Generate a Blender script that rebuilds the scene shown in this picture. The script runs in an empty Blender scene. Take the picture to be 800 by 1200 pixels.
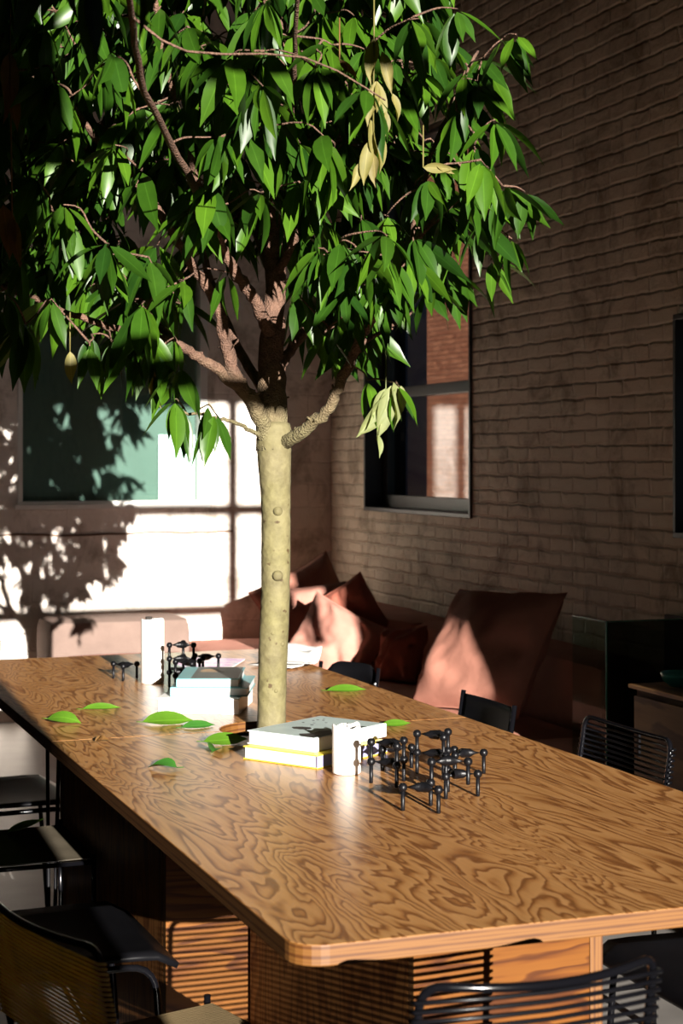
import bpy, math, random
from mathutils import Vector, Matrix, Euler, Quaternion

random.seed(5)
C = bpy.context.scene.collection
PI = math.pi
R = math.radians
BRANCHES=[([(1.46,4.503,1.519),(1.458,4.514,1.658),(1.467,4.533,1.827),(1.479,4.549,2.022),(1.481,4.57,2.267),(1.494,4.586,2.514),(1.516,4.6,2.788),(1.531,4.605,3.036)],0.052,0.012),
([(1.447,4.497,1.533),(1.394,4.453,1.636),(1.347,4.428,1.689),(1.31,4.42,1.751),(1.289,4.406,1.833),(1.253,4.388,1.927),(1.186,4.359,2.014),(1.109,4.334,2.116),(1.023,4.313,2.214),(0.909,4.302,2.327),(0.796,4.29,2.469)],0.026,0.007),
([(1.344,4.429,1.689),(1.278,4.41,1.731),(1.214,4.402,1.771),(1.143,4.375,1.804),(1.063,4.362,1.82),(0.982,4.349,1.834),(0.884,4.343,1.862),(0.764,4.355,1.908),(0.612,4.358,1.969)],0.018,0.006),
([(1.467,4.533,1.822),(1.423,4.485,1.89),(1.37,4.44,1.955),(1.312,4.409,2.02),(1.273,4.391,2.081),(1.238,4.361,2.142),(1.19,4.315,2.224),(1.138,4.27,2.358),(1.061,4.192,2.535),(1.007,4.105,2.723)],0.021,0.007),
([(1.458,4.514,1.658),(1.416,4.647,1.785),(1.382,4.767,1.941),(1.355,4.83,2.08),(1.345,4.887,2.236),(1.319,4.949,2.419),(1.271,5.021,2.663),(1.234,5.088,2.911)],0.017,0.006),
([(1.474,4.487,1.533),(1.495,4.415,1.561),(1.522,4.363,1.588),(1.555,4.308,1.634),(1.575,4.269,1.702),(1.596,4.229,1.776),(1.616,4.179,1.841),(1.647,4.103,1.926),(1.676,4.029,2.02),(1.704,3.954,2.095),(1.755,3.882,2.152),(1.814,3.807,2.181)],0.022,0.006),
([(1.463,4.523,1.682),(1.504,4.561,1.762),(1.555,4.585,1.828),(1.61,4.608,1.89),(1.686,4.622,1.976),(1.789,4.627,2.08),(1.899,4.629,2.193),(2.018,4.617,2.317),(2.134,4.595,2.423)],0.019,0.006),
([(1.479,4.549,1.998),(1.506,4.454,2.108),(1.54,4.356,2.226),(1.573,4.259,2.363),(1.599,4.164,2.506),(1.608,4.096,2.67),(1.611,4.042,2.811)],0.014,0.005),
([(1.423,4.485,1.557),(1.349,4.427,1.584),(1.281,4.388,1.601),(1.207,4.351,1.613),(1.133,4.336,1.619)],0.007,0.0035),
([(1.143,4.375,1.804),(1.109,4.494,1.881),(1.071,4.615,1.978),(1.014,4.742,2.097),(0.938,4.856,2.206),(0.834,4.969,2.304)],0.011,0.005),
([(1.479,4.549,1.998),(1.48,4.73,2.166),(1.477,4.891,2.393),(1.533,5.031,2.659),(1.575,5.122,2.952)],0.014,0.005),
([(1.486,4.568,2.194),(1.614,4.734,2.401),(1.772,4.835,2.611),(1.962,4.925,2.777),(2.128,4.971,2.911)],0.012,0.004),
([(1.281,4.388,2.062),(1.164,4.154,2.143),(1.006,3.892,2.239),(0.846,3.525,2.31),(0.729,3.142,2.364),(0.631,2.752,2.354),(0.565,2.456,2.325)],0.012,0.005),
([(1.486,4.568,2.267),(1.431,4.269,2.401),(1.346,3.98,2.51),(1.259,3.693,2.615)],0.012,0.005),
([(1.596,4.229,1.776),(1.681,4.283,1.835),(1.748,4.311,1.867),(1.837,4.353,1.92)],0.008,0.003),
([(1.676,4.029,2.02),(1.734,4.05,2.247),(1.817,4.073,2.436),(1.901,4.095,2.583)],0.008,0.004)]
CLUSTERS=[(1.105,4.229,1.809,5,0.115,0.5),
(1.132,4.272,1.735,5,0.14,0.4),
(1.145,4.268,1.619,4,0.125,0.35),
(1.213,4.296,1.639,3,0.125,0.35),
(1.092,4.266,1.745,4,0.13,0.4),
(1.049,4.25,1.798,4,0.13,0.4),
(1.221,4.261,1.615,4,0.13,0.4),
(1.112,4.258,1.65,4,0.13,0.4),
(0.98,4.222,1.795,4,0.13,0.4),
(0.878,4.207,1.78,4,0.12,0.4),
(1.01,4.211,1.849,4,0.12,0.5),
(0.946,4.267,1.797,3,0.1,0.35),
(0.892,4.255,1.812,3,0.1,0.3),
(1.406,3.958,2.0,6,0.15,0.7),
(1.417,3.847,2.025,6,0.16,0.6),
(1.478,3.878,2.005,5,0.15,0.6),
(1.541,3.855,1.994,6,0.15,0.8),
(1.615,3.881,1.989,6,0.14,0.8),
(1.685,3.908,1.931,6,0.14,0.9),
(1.535,3.91,1.926,4,0.13,0.6),
(1.449,4.049,1.816,4,0.12,0.5),
(1.479,3.984,1.856,4,0.12,0.5),
(1.388,4.071,1.914,3,0.12,0.5),
(1.751,3.831,2.16,7,0.14,0.9),
(1.826,3.782,2.171,7,0.14,0.8),
(1.884,3.781,2.16,5,0.13,0.7),
(1.796,3.867,2.081,6,0.14,0.8),
(1.847,3.902,2.001,5,0.12,0.7),
(1.898,3.883,2.056,4,0.12,0.6),
(1.774,3.822,2.436,7,0.14,0.7),
(1.812,3.755,2.53,6,0.13,0.8),
(1.793,3.762,2.33,6,0.14,0.7),
(1.765,3.826,2.276,6,0.14,0.7),
(1.745,3.886,2.372,6,0.14,0.6),
(1.82,3.699,2.527,3,0.12,0.8),
(1.596,3.728,2.166,7,0.11,0.9),
(1.12,3.85,2.259,6,0.14,0.8),
(0.905,4.036,2.258,6,0.13,0.8),
(1.126,4.061,2.096,6,0.12,0.8),
(1.152,3.998,2.11,4,0.12,0.7),
(0.897,4.146,2.0,5,0.12,0.7),
(1.1,4.125,1.942,5,0.12,0.8),
(1.225,4.132,1.969,4,0.11,0.7),
(1.613,3.988,2.513,6,0.14,0.7),
(1.693,4.012,2.492,6,0.14,0.7),
(1.2,3.768,2.45,6,0.16,0.7),
(1.329,3.773,2.421,5,0.14,0.7),
(0.709,4.162,1.826,6,0.15,0.6),
(0.658,4.128,1.895,6,0.15,0.6),
(0.778,4.19,1.894,5,0.14,0.6),
(1.061,4.192,1.925,4,0.12,0.6),
(1.709,4.166,1.684,3,0.1,0.4),
(1.624,4.197,1.706,3,0.12,0.3),
(1.679,4.124,1.693,2,0.13,0.5),
(0.49,2.378,2.194,2,0.155,0.12),
(0.563,2.372,2.206,2,0.15,0.2),
(0.679,2.627,2.31,3,0.15,0.5),
(0.537,2.893,2.356,3,0.14,0.5),
(1.006,4.204,2.387,6,0.134,0.68),
(1.767,4.16,2.675,5,0.155,0.63),
(1.121,4.591,2.566,5,0.128,0.54),
(0.82,3.711,2.405,7,0.15,0.75),
(1.282,5.002,2.031,5,0.16,0.59),
(0.678,4.759,2.788,8,0.13,0.58),
(1.433,3.871,1.908,7,0.142,0.59),
(1.387,5.239,2.355,6,0.147,0.54),
(1.276,5.21,1.93,7,0.168,0.89),
(1.234,5.414,2.564,6,0.173,0.67),
(0.851,5.105,3.058,6,0.159,0.62),
(1.855,4.823,2.207,8,0.166,0.72),
(0.965,5.543,2.467,5,0.139,0.86),
(0.795,5.232,2.291,5,0.127,0.58),
(1.311,4.628,3.108,5,0.143,0.85),
(0.811,4.186,2.503,5,0.129,0.74),
(1.49,3.865,2.5,8,0.148,0.69),
(0.667,4.909,3.027,6,0.132,0.67),
(1.799,4.848,1.862,8,0.149,0.87),
(1.844,4.237,2.193,8,0.159,0.77),
(1.795,4.036,2.885,7,0.169,0.47),
(1.53,4.135,2.484,7,0.157,0.7),
(1.411,4.227,2.792,7,0.137,0.51),
(0.936,4.132,2.851,5,0.159,0.54),
(0.981,4.078,1.877,5,0.163,0.69),
(1.203,4.221,2.87,7,0.148,0.74),
(1.11,5.202,2.453,7,0.149,0.46),
(1.206,4.433,2.669,8,0.154,0.76),
(0.996,5.161,2.023,8,0.135,0.69),
(1.425,5.107,2.538,5,0.152,0.47),
(1.742,4.147,2.226,6,0.149,0.51),
(1.266,5.102,2.339,7,0.13,0.64),
(1.53,5.417,2.374,5,0.168,0.73),
(0.663,5.313,2.274,8,0.152,0.77),
(0.737,5.097,2.573,5,0.13,0.71),
(1.028,4.923,2.692,7,0.15,0.76),
(0.71,5.122,3.135,5,0.154,0.51),
(1.009,4.565,2.157,7,0.145,0.54),
(0.534,4.764,2.984,8,0.153,0.54),
(1.797,4.314,2.976,5,0.137,0.88),
(1.647,4.712,2.124,8,0.153,0.69),
(1.287,5.429,2.687,8,0.174,0.46),
(1.157,5.004,2.182,5,0.138,0.57),
(1.26,4.377,2.636,8,0.172,0.52),
(0.563,4.894,2.77,8,0.128,0.59),
(0.764,3.963,2.095,6,0.146,0.66),
(1.562,5.354,2.326,6,0.155,0.5),
(1.108,3.765,2.423,6,0.173,0.78),
(0.518,4.07,2.662,6,0.157,0.79),
(0.62,4.845,3.019,5,0.156,0.45),
(1.774,4.507,3.015,6,0.153,0.73),
(0.851,4.35,2.133,6,0.167,0.48),
(1.719,4.026,2.172,7,0.14,0.79),
(1.412,5.324,2.102,5,0.147,0.71),
(0.936,4.966,3.012,5,0.16,0.67),
(1.573,3.913,1.939,7,0.143,0.5),
(1.78,4.233,2.219,6,0.129,0.82),
(0.769,5.325,2.925,5,0.136,0.48),
(0.667,5.162,2.059,5,0.158,0.81),
(1.859,4.799,2.606,6,0.161,0.67),
(1.713,4.78,2.097,8,0.146,0.58),
(0.634,4.917,2.712,6,0.147,0.85),
(1.176,5.05,3.012,7,0.156,0.87),
(1.466,4.93,2.224,7,0.158,0.8),
(1.054,4.738,2.837,7,0.164,0.48),
(0.96,4.349,2.956,8,0.133,0.59),
(0.911,5.208,2.587,7,0.151,0.47),
(0.713,5.111,2.811,8,0.135,0.69),
(0.999,5.163,2.324,5,0.143,0.76),
(1.57,5.127,2.31,5,0.168,0.83),
(1.759,4.689,2.573,7,0.173,0.79),
(0.549,4.659,2.08,7,0.153,0.78),
(0.963,4.906,2.882,5,0.13,0.73),
(1.678,4.565,3.13,8,0.145,0.48),
(1.061,4.07,2.873,8,0.149,0.86),
(1.218,3.815,2.727,7,0.174,0.81),
(1.523,4.413,2.113,7,0.14,0.65),
(0.877,4.666,2.706,7,0.163,0.86),
(1.143,5.41,3.04,7,0.138,0.85),
(0.563,4.822,2.119,6,0.131,0.82),
(0.856,5.512,2.449,5,0.148,0.63),
(1.094,4.808,2.121,6,0.138,0.71),
(0.947,4.018,2.668,8,0.163,0.67),
(1.768,3.884,2.477,7,0.151,0.64),
(0.752,4.902,2.075,8,0.172,0.85),
(1.502,4.945,2.253,5,0.17,0.49),
(0.832,4.75,2.103,5,0.147,0.65),
(1.075,5.365,2.305,7,0.14,0.67),
(0.796,4.675,3.03,5,0.135,0.83),
(0.828,4.403,2.964,6,0.152,0.56),
(1.2,5.004,3.083,8,0.146,0.53),
(1.453,5.054,3.115,6,0.158,0.57),
(1.454,4.236,2.814,7,0.15,0.83),
(0.525,4.684,2.808,6,0.131,0.65),
(1.428,4.105,2.71,6,0.138,0.69),
(1.872,4.008,2.543,8,0.15,0.78),
(0.585,5.213,2.498,6,0.156,0.47),
(1.33,5.327,2.678,7,0.163,0.67),
(0.578,3.962,2.691,5,0.131,0.79),
(1.488,5.141,2.331,5,0.174,0.76),
(1.43,4.452,2.926,8,0.148,0.87),
(1.055,4.957,2.122,6,0.127,0.63),
(1.694,4.94,2.677,6,0.148,0.63),
(0.691,4.954,2.078,8,0.15,0.73),
(0.809,5.407,2.355,8,0.146,0.47),
(1.041,5.454,2.404,7,0.151,0.71),
(0.62,5.168,1.973,5,0.126,0.59),
(1.083,5.269,2.795,5,0.14,0.72),
(0.865,5.395,2.237,8,0.152,0.51),
(1.5,4.029,2.942,6,0.13,0.62),
(1.535,3.824,2.752,5,0.171,0.55),
(1.667,4.971,2.208,5,0.149,0.87),
(0.913,5.058,2.69,6,0.133,0.63),
(1.325,5.008,1.972,5,0.162,0.86),
(0.849,5.054,3.018,8,0.131,0.86),
(1.081,4.947,2.715,7,0.129,0.47),
(0.75,4.38,2.179,7,0.138,0.75),
(1.011,4.846,2.493,5,0.156,0.73),
(0.924,4.316,2.886,8,0.144,0.86),
(1.194,4.234,2.211,6,0.152,0.83),
(1.783,4.926,2.835,7,0.142,0.85),
(0.8,4.576,2.664,6,0.166,0.52),
(1.188,3.741,2.361,7,0.143,0.58),
(1.591,4.054,1.986,7,0.16,0.86),
(1.676,4.353,2.96,5,0.166,0.85),
(0.989,5.108,2.653,5,0.133,0.84),
(1.647,4.406,1.99,7,0.134,0.84),
(1.698,4.395,1.911,7,0.137,0.53),
(0.796,4.592,2.841,7,0.136,0.77),
(1.208,5.1,2.646,6,0.152,0.81),
(0.741,4.659,1.953,8,0.135,0.7),
(0.66,5.261,2.233,5,0.146,0.81),
(1.673,4.423,1.873,5,0.172,0.69),
(1.207,4.746,2.974,5,0.173,0.45),
(1.412,4.925,2.74,8,0.14,0.69),
(0.966,4.444,2.993,5,0.125,0.51),
(0.846,4.639,2.029,7,0.156,0.65),
(0.67,5.191,2.178,6,0.147,0.45),
(1.101,4.233,2.433,6,0.126,0.53),
(1.426,5.135,2.81,6,0.166,0.48),
(1.598,3.896,2.414,5,0.132,0.74),
(0.91,4.477,2.555,8,0.15,0.71),
(1.341,3.738,2.25,8,0.15,0.62),
(0.719,4.289,1.997,7,0.134,0.66),
(0.78,4.841,2.131,7,0.148,0.69),
(0.749,4.645,2.46,8,0.169,0.48),
(0.783,4.746,2.565,7,0.135,0.9),
(1.789,4.94,2.741,7,0.169,0.8),
(0.772,5.194,2.181,8,0.139,0.51),
(0.594,5.182,2.959,5,0.159,0.65),
(1.023,5.306,2.677,6,0.126,0.62),
(0.825,5.282,2.825,5,0.144,0.78),
(1.321,4.031,2.321,7,0.149,0.74),
(1.133,5.507,2.147,6,0.137,0.64),
(1.357,5.192,2.919,5,0.165,0.68),
(0.915,4.503,2.228,8,0.14,0.88),
(1.772,5.192,2.914,5,0.144,0.58),
(0.72,4.373,2.423,6,0.151,0.7),
(1.403,5.144,3.098,5,0.159,0.61),
(0.74,4.824,3.093,7,0.167,0.54),
(1.789,4.532,2.134,5,0.136,0.72),
(1.366,5.025,2.213,5,0.153,0.87),
(1.798,4.591,2.499,5,0.166,0.67),
(1.806,5.025,2.65,5,0.147,0.85),
(1.559,4.322,2.945,5,0.146,0.69),
(0.998,4.721,2.645,8,0.147,0.81),
(1.804,4.482,2.102,5,0.142,0.52),
(0.741,4.194,2.202,8,0.143,0.71),
(0.846,4.612,2.005,8,0.154,0.57),
(1.008,4.268,2.767,5,0.159,0.68),
(1.058,5.039,2.359,8,0.173,0.79),
(1.823,4.467,2.429,7,0.131,0.79),
(1.522,4.885,2.994,7,0.159,0.61),
(1.53,4.022,2.01,6,0.143,0.53),
(1.657,4.223,2.59,7,0.128,0.87),
(0.717,4.051,2.82,6,0.149,0.76),
(0.984,4.877,2.02,7,0.169,0.48),
(1.599,5.292,2.491,5,0.14,0.45),
(0.637,5.139,2.912,5,0.125,0.48),
(1.752,3.973,2.137,5,0.17,0.56),
(1.501,3.968,2.61,8,0.134,0.52),
(0.719,4.726,2.342,7,0.134,0.76),
(1.247,3.971,2.489,5,0.134,0.55),
(0.698,4.373,2.111,6,0.159,0.81),
(0.826,5.231,2.242,6,0.144,0.61),
(1.798,4.365,2.813,7,0.175,0.54),
(1.1,4.706,1.846,5,0.135,0.85),
(0.835,4.918,3.055,5,0.174,0.78),
(1.704,4.804,2.503,7,0.151,0.69),
(1.485,4.876,2.782,7,0.172,0.49),
(0.828,5.205,2.779,6,0.133,0.6),
(1.885,4.256,2.321,6,0.132,0.66),
(1.354,3.843,2.442,7,0.133,0.53),
(1.798,4.691,1.928,5,0.126,0.64),
(0.68,4.252,2.688,7,0.139,0.49),
(1.54,4.293,2.138,5,0.15,0.87),
(0.93,5.289,2.261,5,0.172,0.67),
(1.069,4.271,2.05,7,0.171,0.74),
(1.459,4.059,2.635,6,0.159,0.81),
(1.708,4.597,2.855,6,0.131,0.66),
(0.999,4.152,2.22,5,0.174,0.52),
(0.531,4.176,2.046,8,0.141,0.53),
(0.598,4.962,2.613,5,0.16,0.68),
(0.736,4.387,2.023,6,0.126,0.57),
(1.069,5.143,2.933,8,0.136,0.86),
(1.768,4.284,3.021,5,0.131,0.64),
(1.621,4.523,2.594,7,0.154,0.64),
(1.54,4.92,2.836,5,0.16,0.66),
(0.893,4.143,2.488,6,0.145,0.74),
(0.913,4.94,2.389,8,0.162,0.84),
(1.639,4.712,1.917,8,0.141,0.73),
(0.948,4.379,2.305,8,0.156,0.7),
(1.38,4.977,2.973,5,0.162,0.58),
(1.484,5.047,2.703,5,0.167,0.61),
(1.1,4.982,3.081,8,0.128,0.71),
(1.751,4.043,2.898,8,0.128,0.89),
(1.559,4.19,2.341,7,0.16,0.7),
(1.475,4.991,3.13,6,0.163,0.71),
(1.81,4.273,2.773,7,0.151,0.67),
(0.569,4.847,2.569,8,0.158,0.58),
(1.748,4.13,2.539,8,0.148,0.7),
(1.68,5.339,2.396,7,0.145,0.63),
(1.553,3.711,2.548,6,0.134,0.5),
(0.574,4.59,2.122,6,0.167,0.77),
(1.762,4.276,2.157,6,0.155,0.59),
(1.748,5.1,3.029,8,0.169,0.53),
(1.046,4.146,2.637,5,0.163,0.76),
(1.78,4.486,2.362,8,0.128,0.5),
(1.453,4.182,2.678,7,0.128,0.8),
(0.751,4.619,2.604,5,0.156,0.58),
(0.801,5.328,2.946,8,0.16,0.79),
(0.611,5.306,2.472,8,0.155,0.7),
(0.651,4.609,2.374,8,0.158,0.82),
(0.878,4.601,2.826,5,0.162,0.85),
(1.707,4.765,2.962,7,0.144,0.74),
(0.944,4.342,2.615,5,0.137,0.58),
(0.648,4.632,2.049,5,0.174,0.75),
(1.263,3.905,2.365,5,0.146,0.71),
(1.215,5.235,3.061,6,0.135,0.46),
(1.383,4.045,2.295,8,0.161,0.49),
(1.796,4.627,2.78,5,0.143,0.48),
(1.77,4.755,3.132,5,0.155,0.55),
(0.73,5.205,2.298,8,0.135,0.74),
(0.689,5.165,2.182,6,0.144,0.79),
(0.896,4.872,2.85,5,0.146,0.8),
(1.929,4.34,2.049,7,0.172,0.51),
(0.954,4.564,2.696,5,0.138,0.58),
(0.649,4.546,2.243,7,0.155,0.75),
(1.352,4.459,2.965,7,0.175,0.83),
(1.646,4.772,2.226,5,0.132,0.8),
(0.68,4.459,1.897,8,0.158,0.84),
(1.301,4.132,2.737,5,0.125,0.45),
(0.799,4.483,2.588,5,0.147,0.86),
(0.822,4.913,2.471,6,0.141,0.78),
(1.117,4.519,2.813,6,0.131,0.72),
(1.501,4.2,2.254,6,0.152,0.54),
(1.404,4.011,2.172,5,0.132,0.75),
(1.39,5.178,2.922,6,0.152,0.51),
(1.589,4.938,2.877,7,0.171,0.62),
(1.392,4.123,2.59,6,0.168,0.75),
(1.028,4.196,2.008,6,0.151,0.48),
(1.636,3.907,2.05,8,0.155,0.64),
(1.525,4.283,2.925,5,0.175,0.47),
(0.673,5.238,2.256,6,0.163,0.65),
(1.269,4.809,2.98,5,0.153,0.52),
(1.508,5.028,2.223,6,0.166,0.86),
(0.568,4.774,2.367,7,0.171,0.54),
(0.809,4.558,2.832,5,0.166,0.56),
(1.222,4.474,2.956,7,0.163,0.6),
(1.366,4.37,2.551,8,0.145,0.74),
(0.829,4.284,2.603,7,0.148,0.7),
(0.87,5.041,2.667,6,0.167,0.62),
(1.574,4.685,2.983,5,0.152,0.8),
(1.272,4.776,2.684,7,0.172,0.81),
(0.886,4.859,2.343,6,0.157,0.81),
(1.119,5.196,3.03,5,0.131,0.81),
(1.607,3.914,2.845,5,0.15,0.62),
(0.762,4.262,2.776,6,0.146,0.68),
(0.551,4.612,2.426,8,0.125,0.89),
(1.819,4.141,2.88,8,0.134,0.79),
(0.737,5.047,1.958,5,0.17,0.66),
(0.571,5.094,2.146,6,0.139,0.83),
(1.759,4.82,2.472,5,0.153,0.85),
(1.761,5.003,1.948,7,0.127,0.59),
(0.933,4.6,2.515,8,0.142,0.53),
(1.014,4.985,2.288,6,0.134,0.82),
(1.016,5.066,2.311,8,0.129,0.71),
(1.084,4.72,2.058,7,0.165,0.63),
(0.901,4.224,2.527,8,0.136,0.48),
(1.725,4.872,2.12,8,0.165,0.49),
(0.727,4.842,2.846,5,0.162,0.46),
(1.013,4.611,2.893,8,0.13,0.62),
(0.744,3.839,2.316,5,0.154,0.77),
(0.773,5.306,2.196,8,0.151,0.51),
(0.858,4.849,2.612,6,0.13,0.54),
(1.722,4.52,1.967,6,0.131,0.49),
(0.696,5.148,2.753,5,0.173,0.87),
(1.644,4.308,2.356,8,0.168,0.54),
(1.779,4.488,2.187,8,0.148,0.54),
(0.746,4.849,2.244,6,0.159,0.46),
(1.56,4.073,2.126,5,0.142,0.9),
(1.812,4.035,2.452,5,0.158,0.72),
(1.277,4.041,2.163,5,0.157,0.6),
(1.344,4.481,2.957,7,0.162,0.78),
(1.204,5.403,2.66,7,0.136,0.46),
(0.914,4.958,2.988,7,0.142,0.83),
(1.397,4.37,2.233,6,0.168,0.78),
(1.547,4.423,2.003,6,0.134,0.65),
(1.388,5.471,2.471,6,0.169,0.86),
(1.622,4.308,2.796,6,0.146,0.69),
(0.625,4.333,2.045,7,0.142,0.8),
(0.972,4.716,3.093,8,0.128,0.52),
(1.433,4.479,2.955,5,0.137,0.51),
(0.547,4.003,2.38,8,0.171,0.87),
(1.488,5.047,3.011,5,0.134,0.76),
(0.67,4.682,2.922,6,0.13,0.69),
(1.645,4.408,3.069,8,0.136,0.54),
(1.856,5.108,2.246,5,0.151,0.47),
(0.485,4.16,2.33,7,0.165,0.72),
(0.685,5.365,2.52,6,0.154,0.65),
(0.58,5.069,2.024,7,0.163,0.85),
(1.198,5.019,2.923,8,0.15,0.81),
(1.603,4.865,2.717,6,0.131,0.49),
(1.672,3.718,2.58,5,0.126,0.61),
(0.611,5.153,1.937,7,0.145,0.87),
(0.672,4.435,2.777,7,0.162,0.81),
(0.562,4.555,2.453,6,0.173,0.71),
(1.934,4.946,2.023,7,0.169,0.45),
(0.584,4.491,2.556,5,0.144,0.71),
(0.491,4.147,2.717,6,0.158,0.56),
(1.728,4.08,2.872,5,0.159,0.7),
(0.855,5.198,2.974,7,0.126,0.63),
(1.684,4.843,2.507,8,0.149,0.51),
(1.52,5.342,2.414,6,0.139,0.5),
(0.797,5.211,2.078,8,0.15,0.85),
(1.233,4.983,2.767,6,0.164,0.65),
(1.828,4.738,2.536,7,0.158,0.7),
(1.766,4.752,3.145,5,0.158,0.65),
(0.865,4.922,3.124,5,0.165,0.72),
(1.398,4.449,2.944,5,0.171,0.56),
(1.162,5.366,2.365,8,0.137,0.65),
(1.731,4.147,2.847,6,0.156,0.76),
(1.383,5.033,3.139,7,0.144,0.9),
(1.153,4.79,1.963,6,0.162,0.49),
(0.49,4.187,2.177,8,0.161,0.64),
(1.62,4.96,2.216,5,0.136,0.76),
(1.462,4.701,2.764,7,0.137,0.67),
(0.528,4.557,2.752,5,0.168,0.5),
(1.737,3.906,2.91,6,0.164,0.45),
(1.033,4.657,1.984,8,0.161,0.69),
(1.069,4.039,2.363,7,0.163,0.64),
(0.842,4.189,2.911,5,0.132,0.7),
(0.796,4.632,2.368,6,0.127,0.79),
(1.803,4.444,2.388,6,0.151,0.53),
(1.108,4.118,2.586,8,0.146,0.83),
(1.176,4.26,2.965,5,0.166,0.8),
(1.507,4.364,1.985,6,0.152,0.72),
(1.103,4.689,2.68,7,0.148,0.68),
(0.9,5.045,2.435,6,0.129,0.9),
(0.838,4.473,2.595,6,0.17,0.86),
(1.769,4.492,2.746,6,0.148,0.8),
(1.36,3.991,2.188,5,0.153,0.84),
(1.515,4.585,2.925,7,0.138,0.66),
(1.016,4.226,1.831,7,0.135,0.63),
(1.713,5.051,2.305,8,0.166,0.51),
(0.976,4.716,1.977,6,0.145,0.49),
(0.833,4.057,2.519,5,0.126,0.7),
(0.715,3.818,2.357,8,0.125,0.78),
(1.733,4.456,2.921,7,0.142,0.56),
(1.536,5.214,2.639,5,0.166,0.73),
(1.206,3.785,2.572,8,0.14,0.53),
(0.843,4.854,2.413,6,0.159,0.86),
(0.942,4.99,2.037,5,0.144,0.82),
(1.601,3.995,2.811,7,0.142,0.66),
(0.973,4.212,2.359,6,0.151,0.47),
(1.542,4.773,2.738,8,0.144,0.79),
(1.091,4.528,2.995,6,0.168,0.68),
(1.789,5.136,2.36,5,0.146,0.53),
(0.519,4.525,2.832,5,0.167,0.77),
(0.928,4.902,3.001,5,0.158,0.56),
(1.685,4.361,2.735,5,0.131,0.78),
(0.655,5.03,2.837,6,0.157,0.48),
(0.969,4.423,2.922,6,0.138,0.8),
(1.698,3.642,2.205,8,0.125,0.53),
(1.103,5.357,3.083,5,0.162,0.62),
(0.579,4.531,2.309,5,0.174,0.86),
(1.498,3.856,2.777,8,0.174,0.66),
(0.836,3.862,2.588,7,0.154,0.87),
(1.707,5.159,2.722,6,0.133,0.75),
(1.05,4.489,1.935,7,0.174,0.86),
(1.361,5.091,2.157,8,0.128,0.46),
(1.238,3.971,2.537,5,0.149,0.65),
(0.937,5.257,2.343,7,0.135,0.65),
(1.613,4.038,2.423,8,0.142,0.59),
(1.028,4.784,3.101,5,0.14,0.48),
(1.851,4.839,2.321,6,0.172,0.86),
(1.572,5.337,2.386,6,0.157,0.7),
(0.936,5.52,2.522,6,0.145,0.61),
(0.815,3.944,2.563,6,0.144,0.52),
(0.871,4.504,2.686,6,0.15,0.8),
(1.196,5.163,3.009,8,0.167,0.65),
(1.244,5.185,3.09,6,0.149,0.86),
(0.837,5.039,2.576,6,0.125,0.54),
(1.383,3.907,2.013,6,0.145,0.67),
(0.659,4.559,2.041,8,0.129,0.84),
(1.641,3.865,2.806,7,0.132,0.51),
(1.076,4.628,2.341,5,0.155,0.86),
(1.836,5.073,2.624,8,0.152,0.87),
(1.069,4.13,2.385,8,0.138,0.83),
(0.712,3.949,2.521,6,0.161,0.71),
(0.68,5.265,2.579,7,0.133,0.65),
(0.846,5.413,2.85,6,0.159,0.52),
(1.726,5.136,2.469,8,0.153,0.67),
(1.365,5.037,3.02,6,0.143,0.9),
(0.912,4.7,2.678,6,0.123,0.59),
(1.601,5.092,2.694,6,0.158,0.8),
(1.447,4.625,2.985,8,0.126,0.72),
(1.991,4.671,2.452,6,0.125,0.85),
(2.012,4.668,2.459,7,0.149,0.96),
(0.925,4.657,2.746,7,0.122,0.51),
(1.081,5.007,2.401,8,0.14,0.91),
(1.118,4.472,2.303,8,0.131,0.86),
(0.805,4.942,2.905,8,0.128,0.92),
(0.896,4.692,2.436,6,0.158,0.93),
(0.697,5.118,2.18,6,0.147,0.67),
(0.854,4.646,2.177,6,0.124,0.56),
(0.957,4.836,3.049,8,0.149,0.61),
(1.559,5.588,2.853,6,0.122,0.51),
(1.474,4.345,2.423,6,0.144,0.96),
(2.035,5.067,2.282,6,0.128,0.67),
(1.324,4.99,2.793,7,0.16,0.7),
(1.32,4.859,2.83,7,0.165,0.63),
(2.03,4.807,2.817,8,0.162,0.79),
(1.543,4.498,2.25,7,0.155,0.97),
(1.704,4.453,2.342,6,0.125,0.72),
(0.935,4.452,2.771,7,0.148,0.94),
(0.646,4.635,2.423,8,0.165,0.96),
(1.917,4.656,3.067,8,0.138,0.98),
(1.852,5.147,2.983,6,0.137,0.62),
(0.639,5.202,2.475,7,0.136,0.54),
(0.904,4.599,2.83,6,0.143,0.71),
(2.039,4.708,2.822,7,0.156,0.54),
(1.652,4.666,2.433,6,0.133,0.53),
(0.524,4.456,2.624,7,0.144,0.93),
(1.533,4.801,2.941,7,0.147,0.94),
(0.855,5.01,2.603,8,0.136,0.63),
(0.762,5.137,2.8,8,0.156,0.59),
(1.048,4.891,2.736,8,0.164,0.51),
(1.463,5.147,2.715,8,0.126,0.77),
(0.989,4.634,2.09,7,0.161,0.93),
(0.68,4.029,2.421,8,0.15,0.87),
(0.776,4.925,2.439,6,0.156,0.9),
(1.776,4.393,2.739,6,0.13,0.54),
(0.631,4.972,3.032,8,0.161,0.57),
(2.045,4.623,2.74,7,0.16,0.99),
(1.601,4.27,2.812,8,0.122,0.88),
(1.528,4.649,2.743,7,0.142,0.97),
(1.726,4.639,2.924,6,0.14,0.54),
(0.544,4.785,2.599,6,0.156,0.82),
(0.698,4.297,2.747,6,0.159,0.77),
(1.806,4.943,2.855,8,0.152,0.53),
(1.996,5.421,2.082,6,0.158,0.88),
(0.806,5.224,2.591,6,0.142,0.99),
(1.418,5.163,2.621,6,0.125,0.85),
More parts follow.
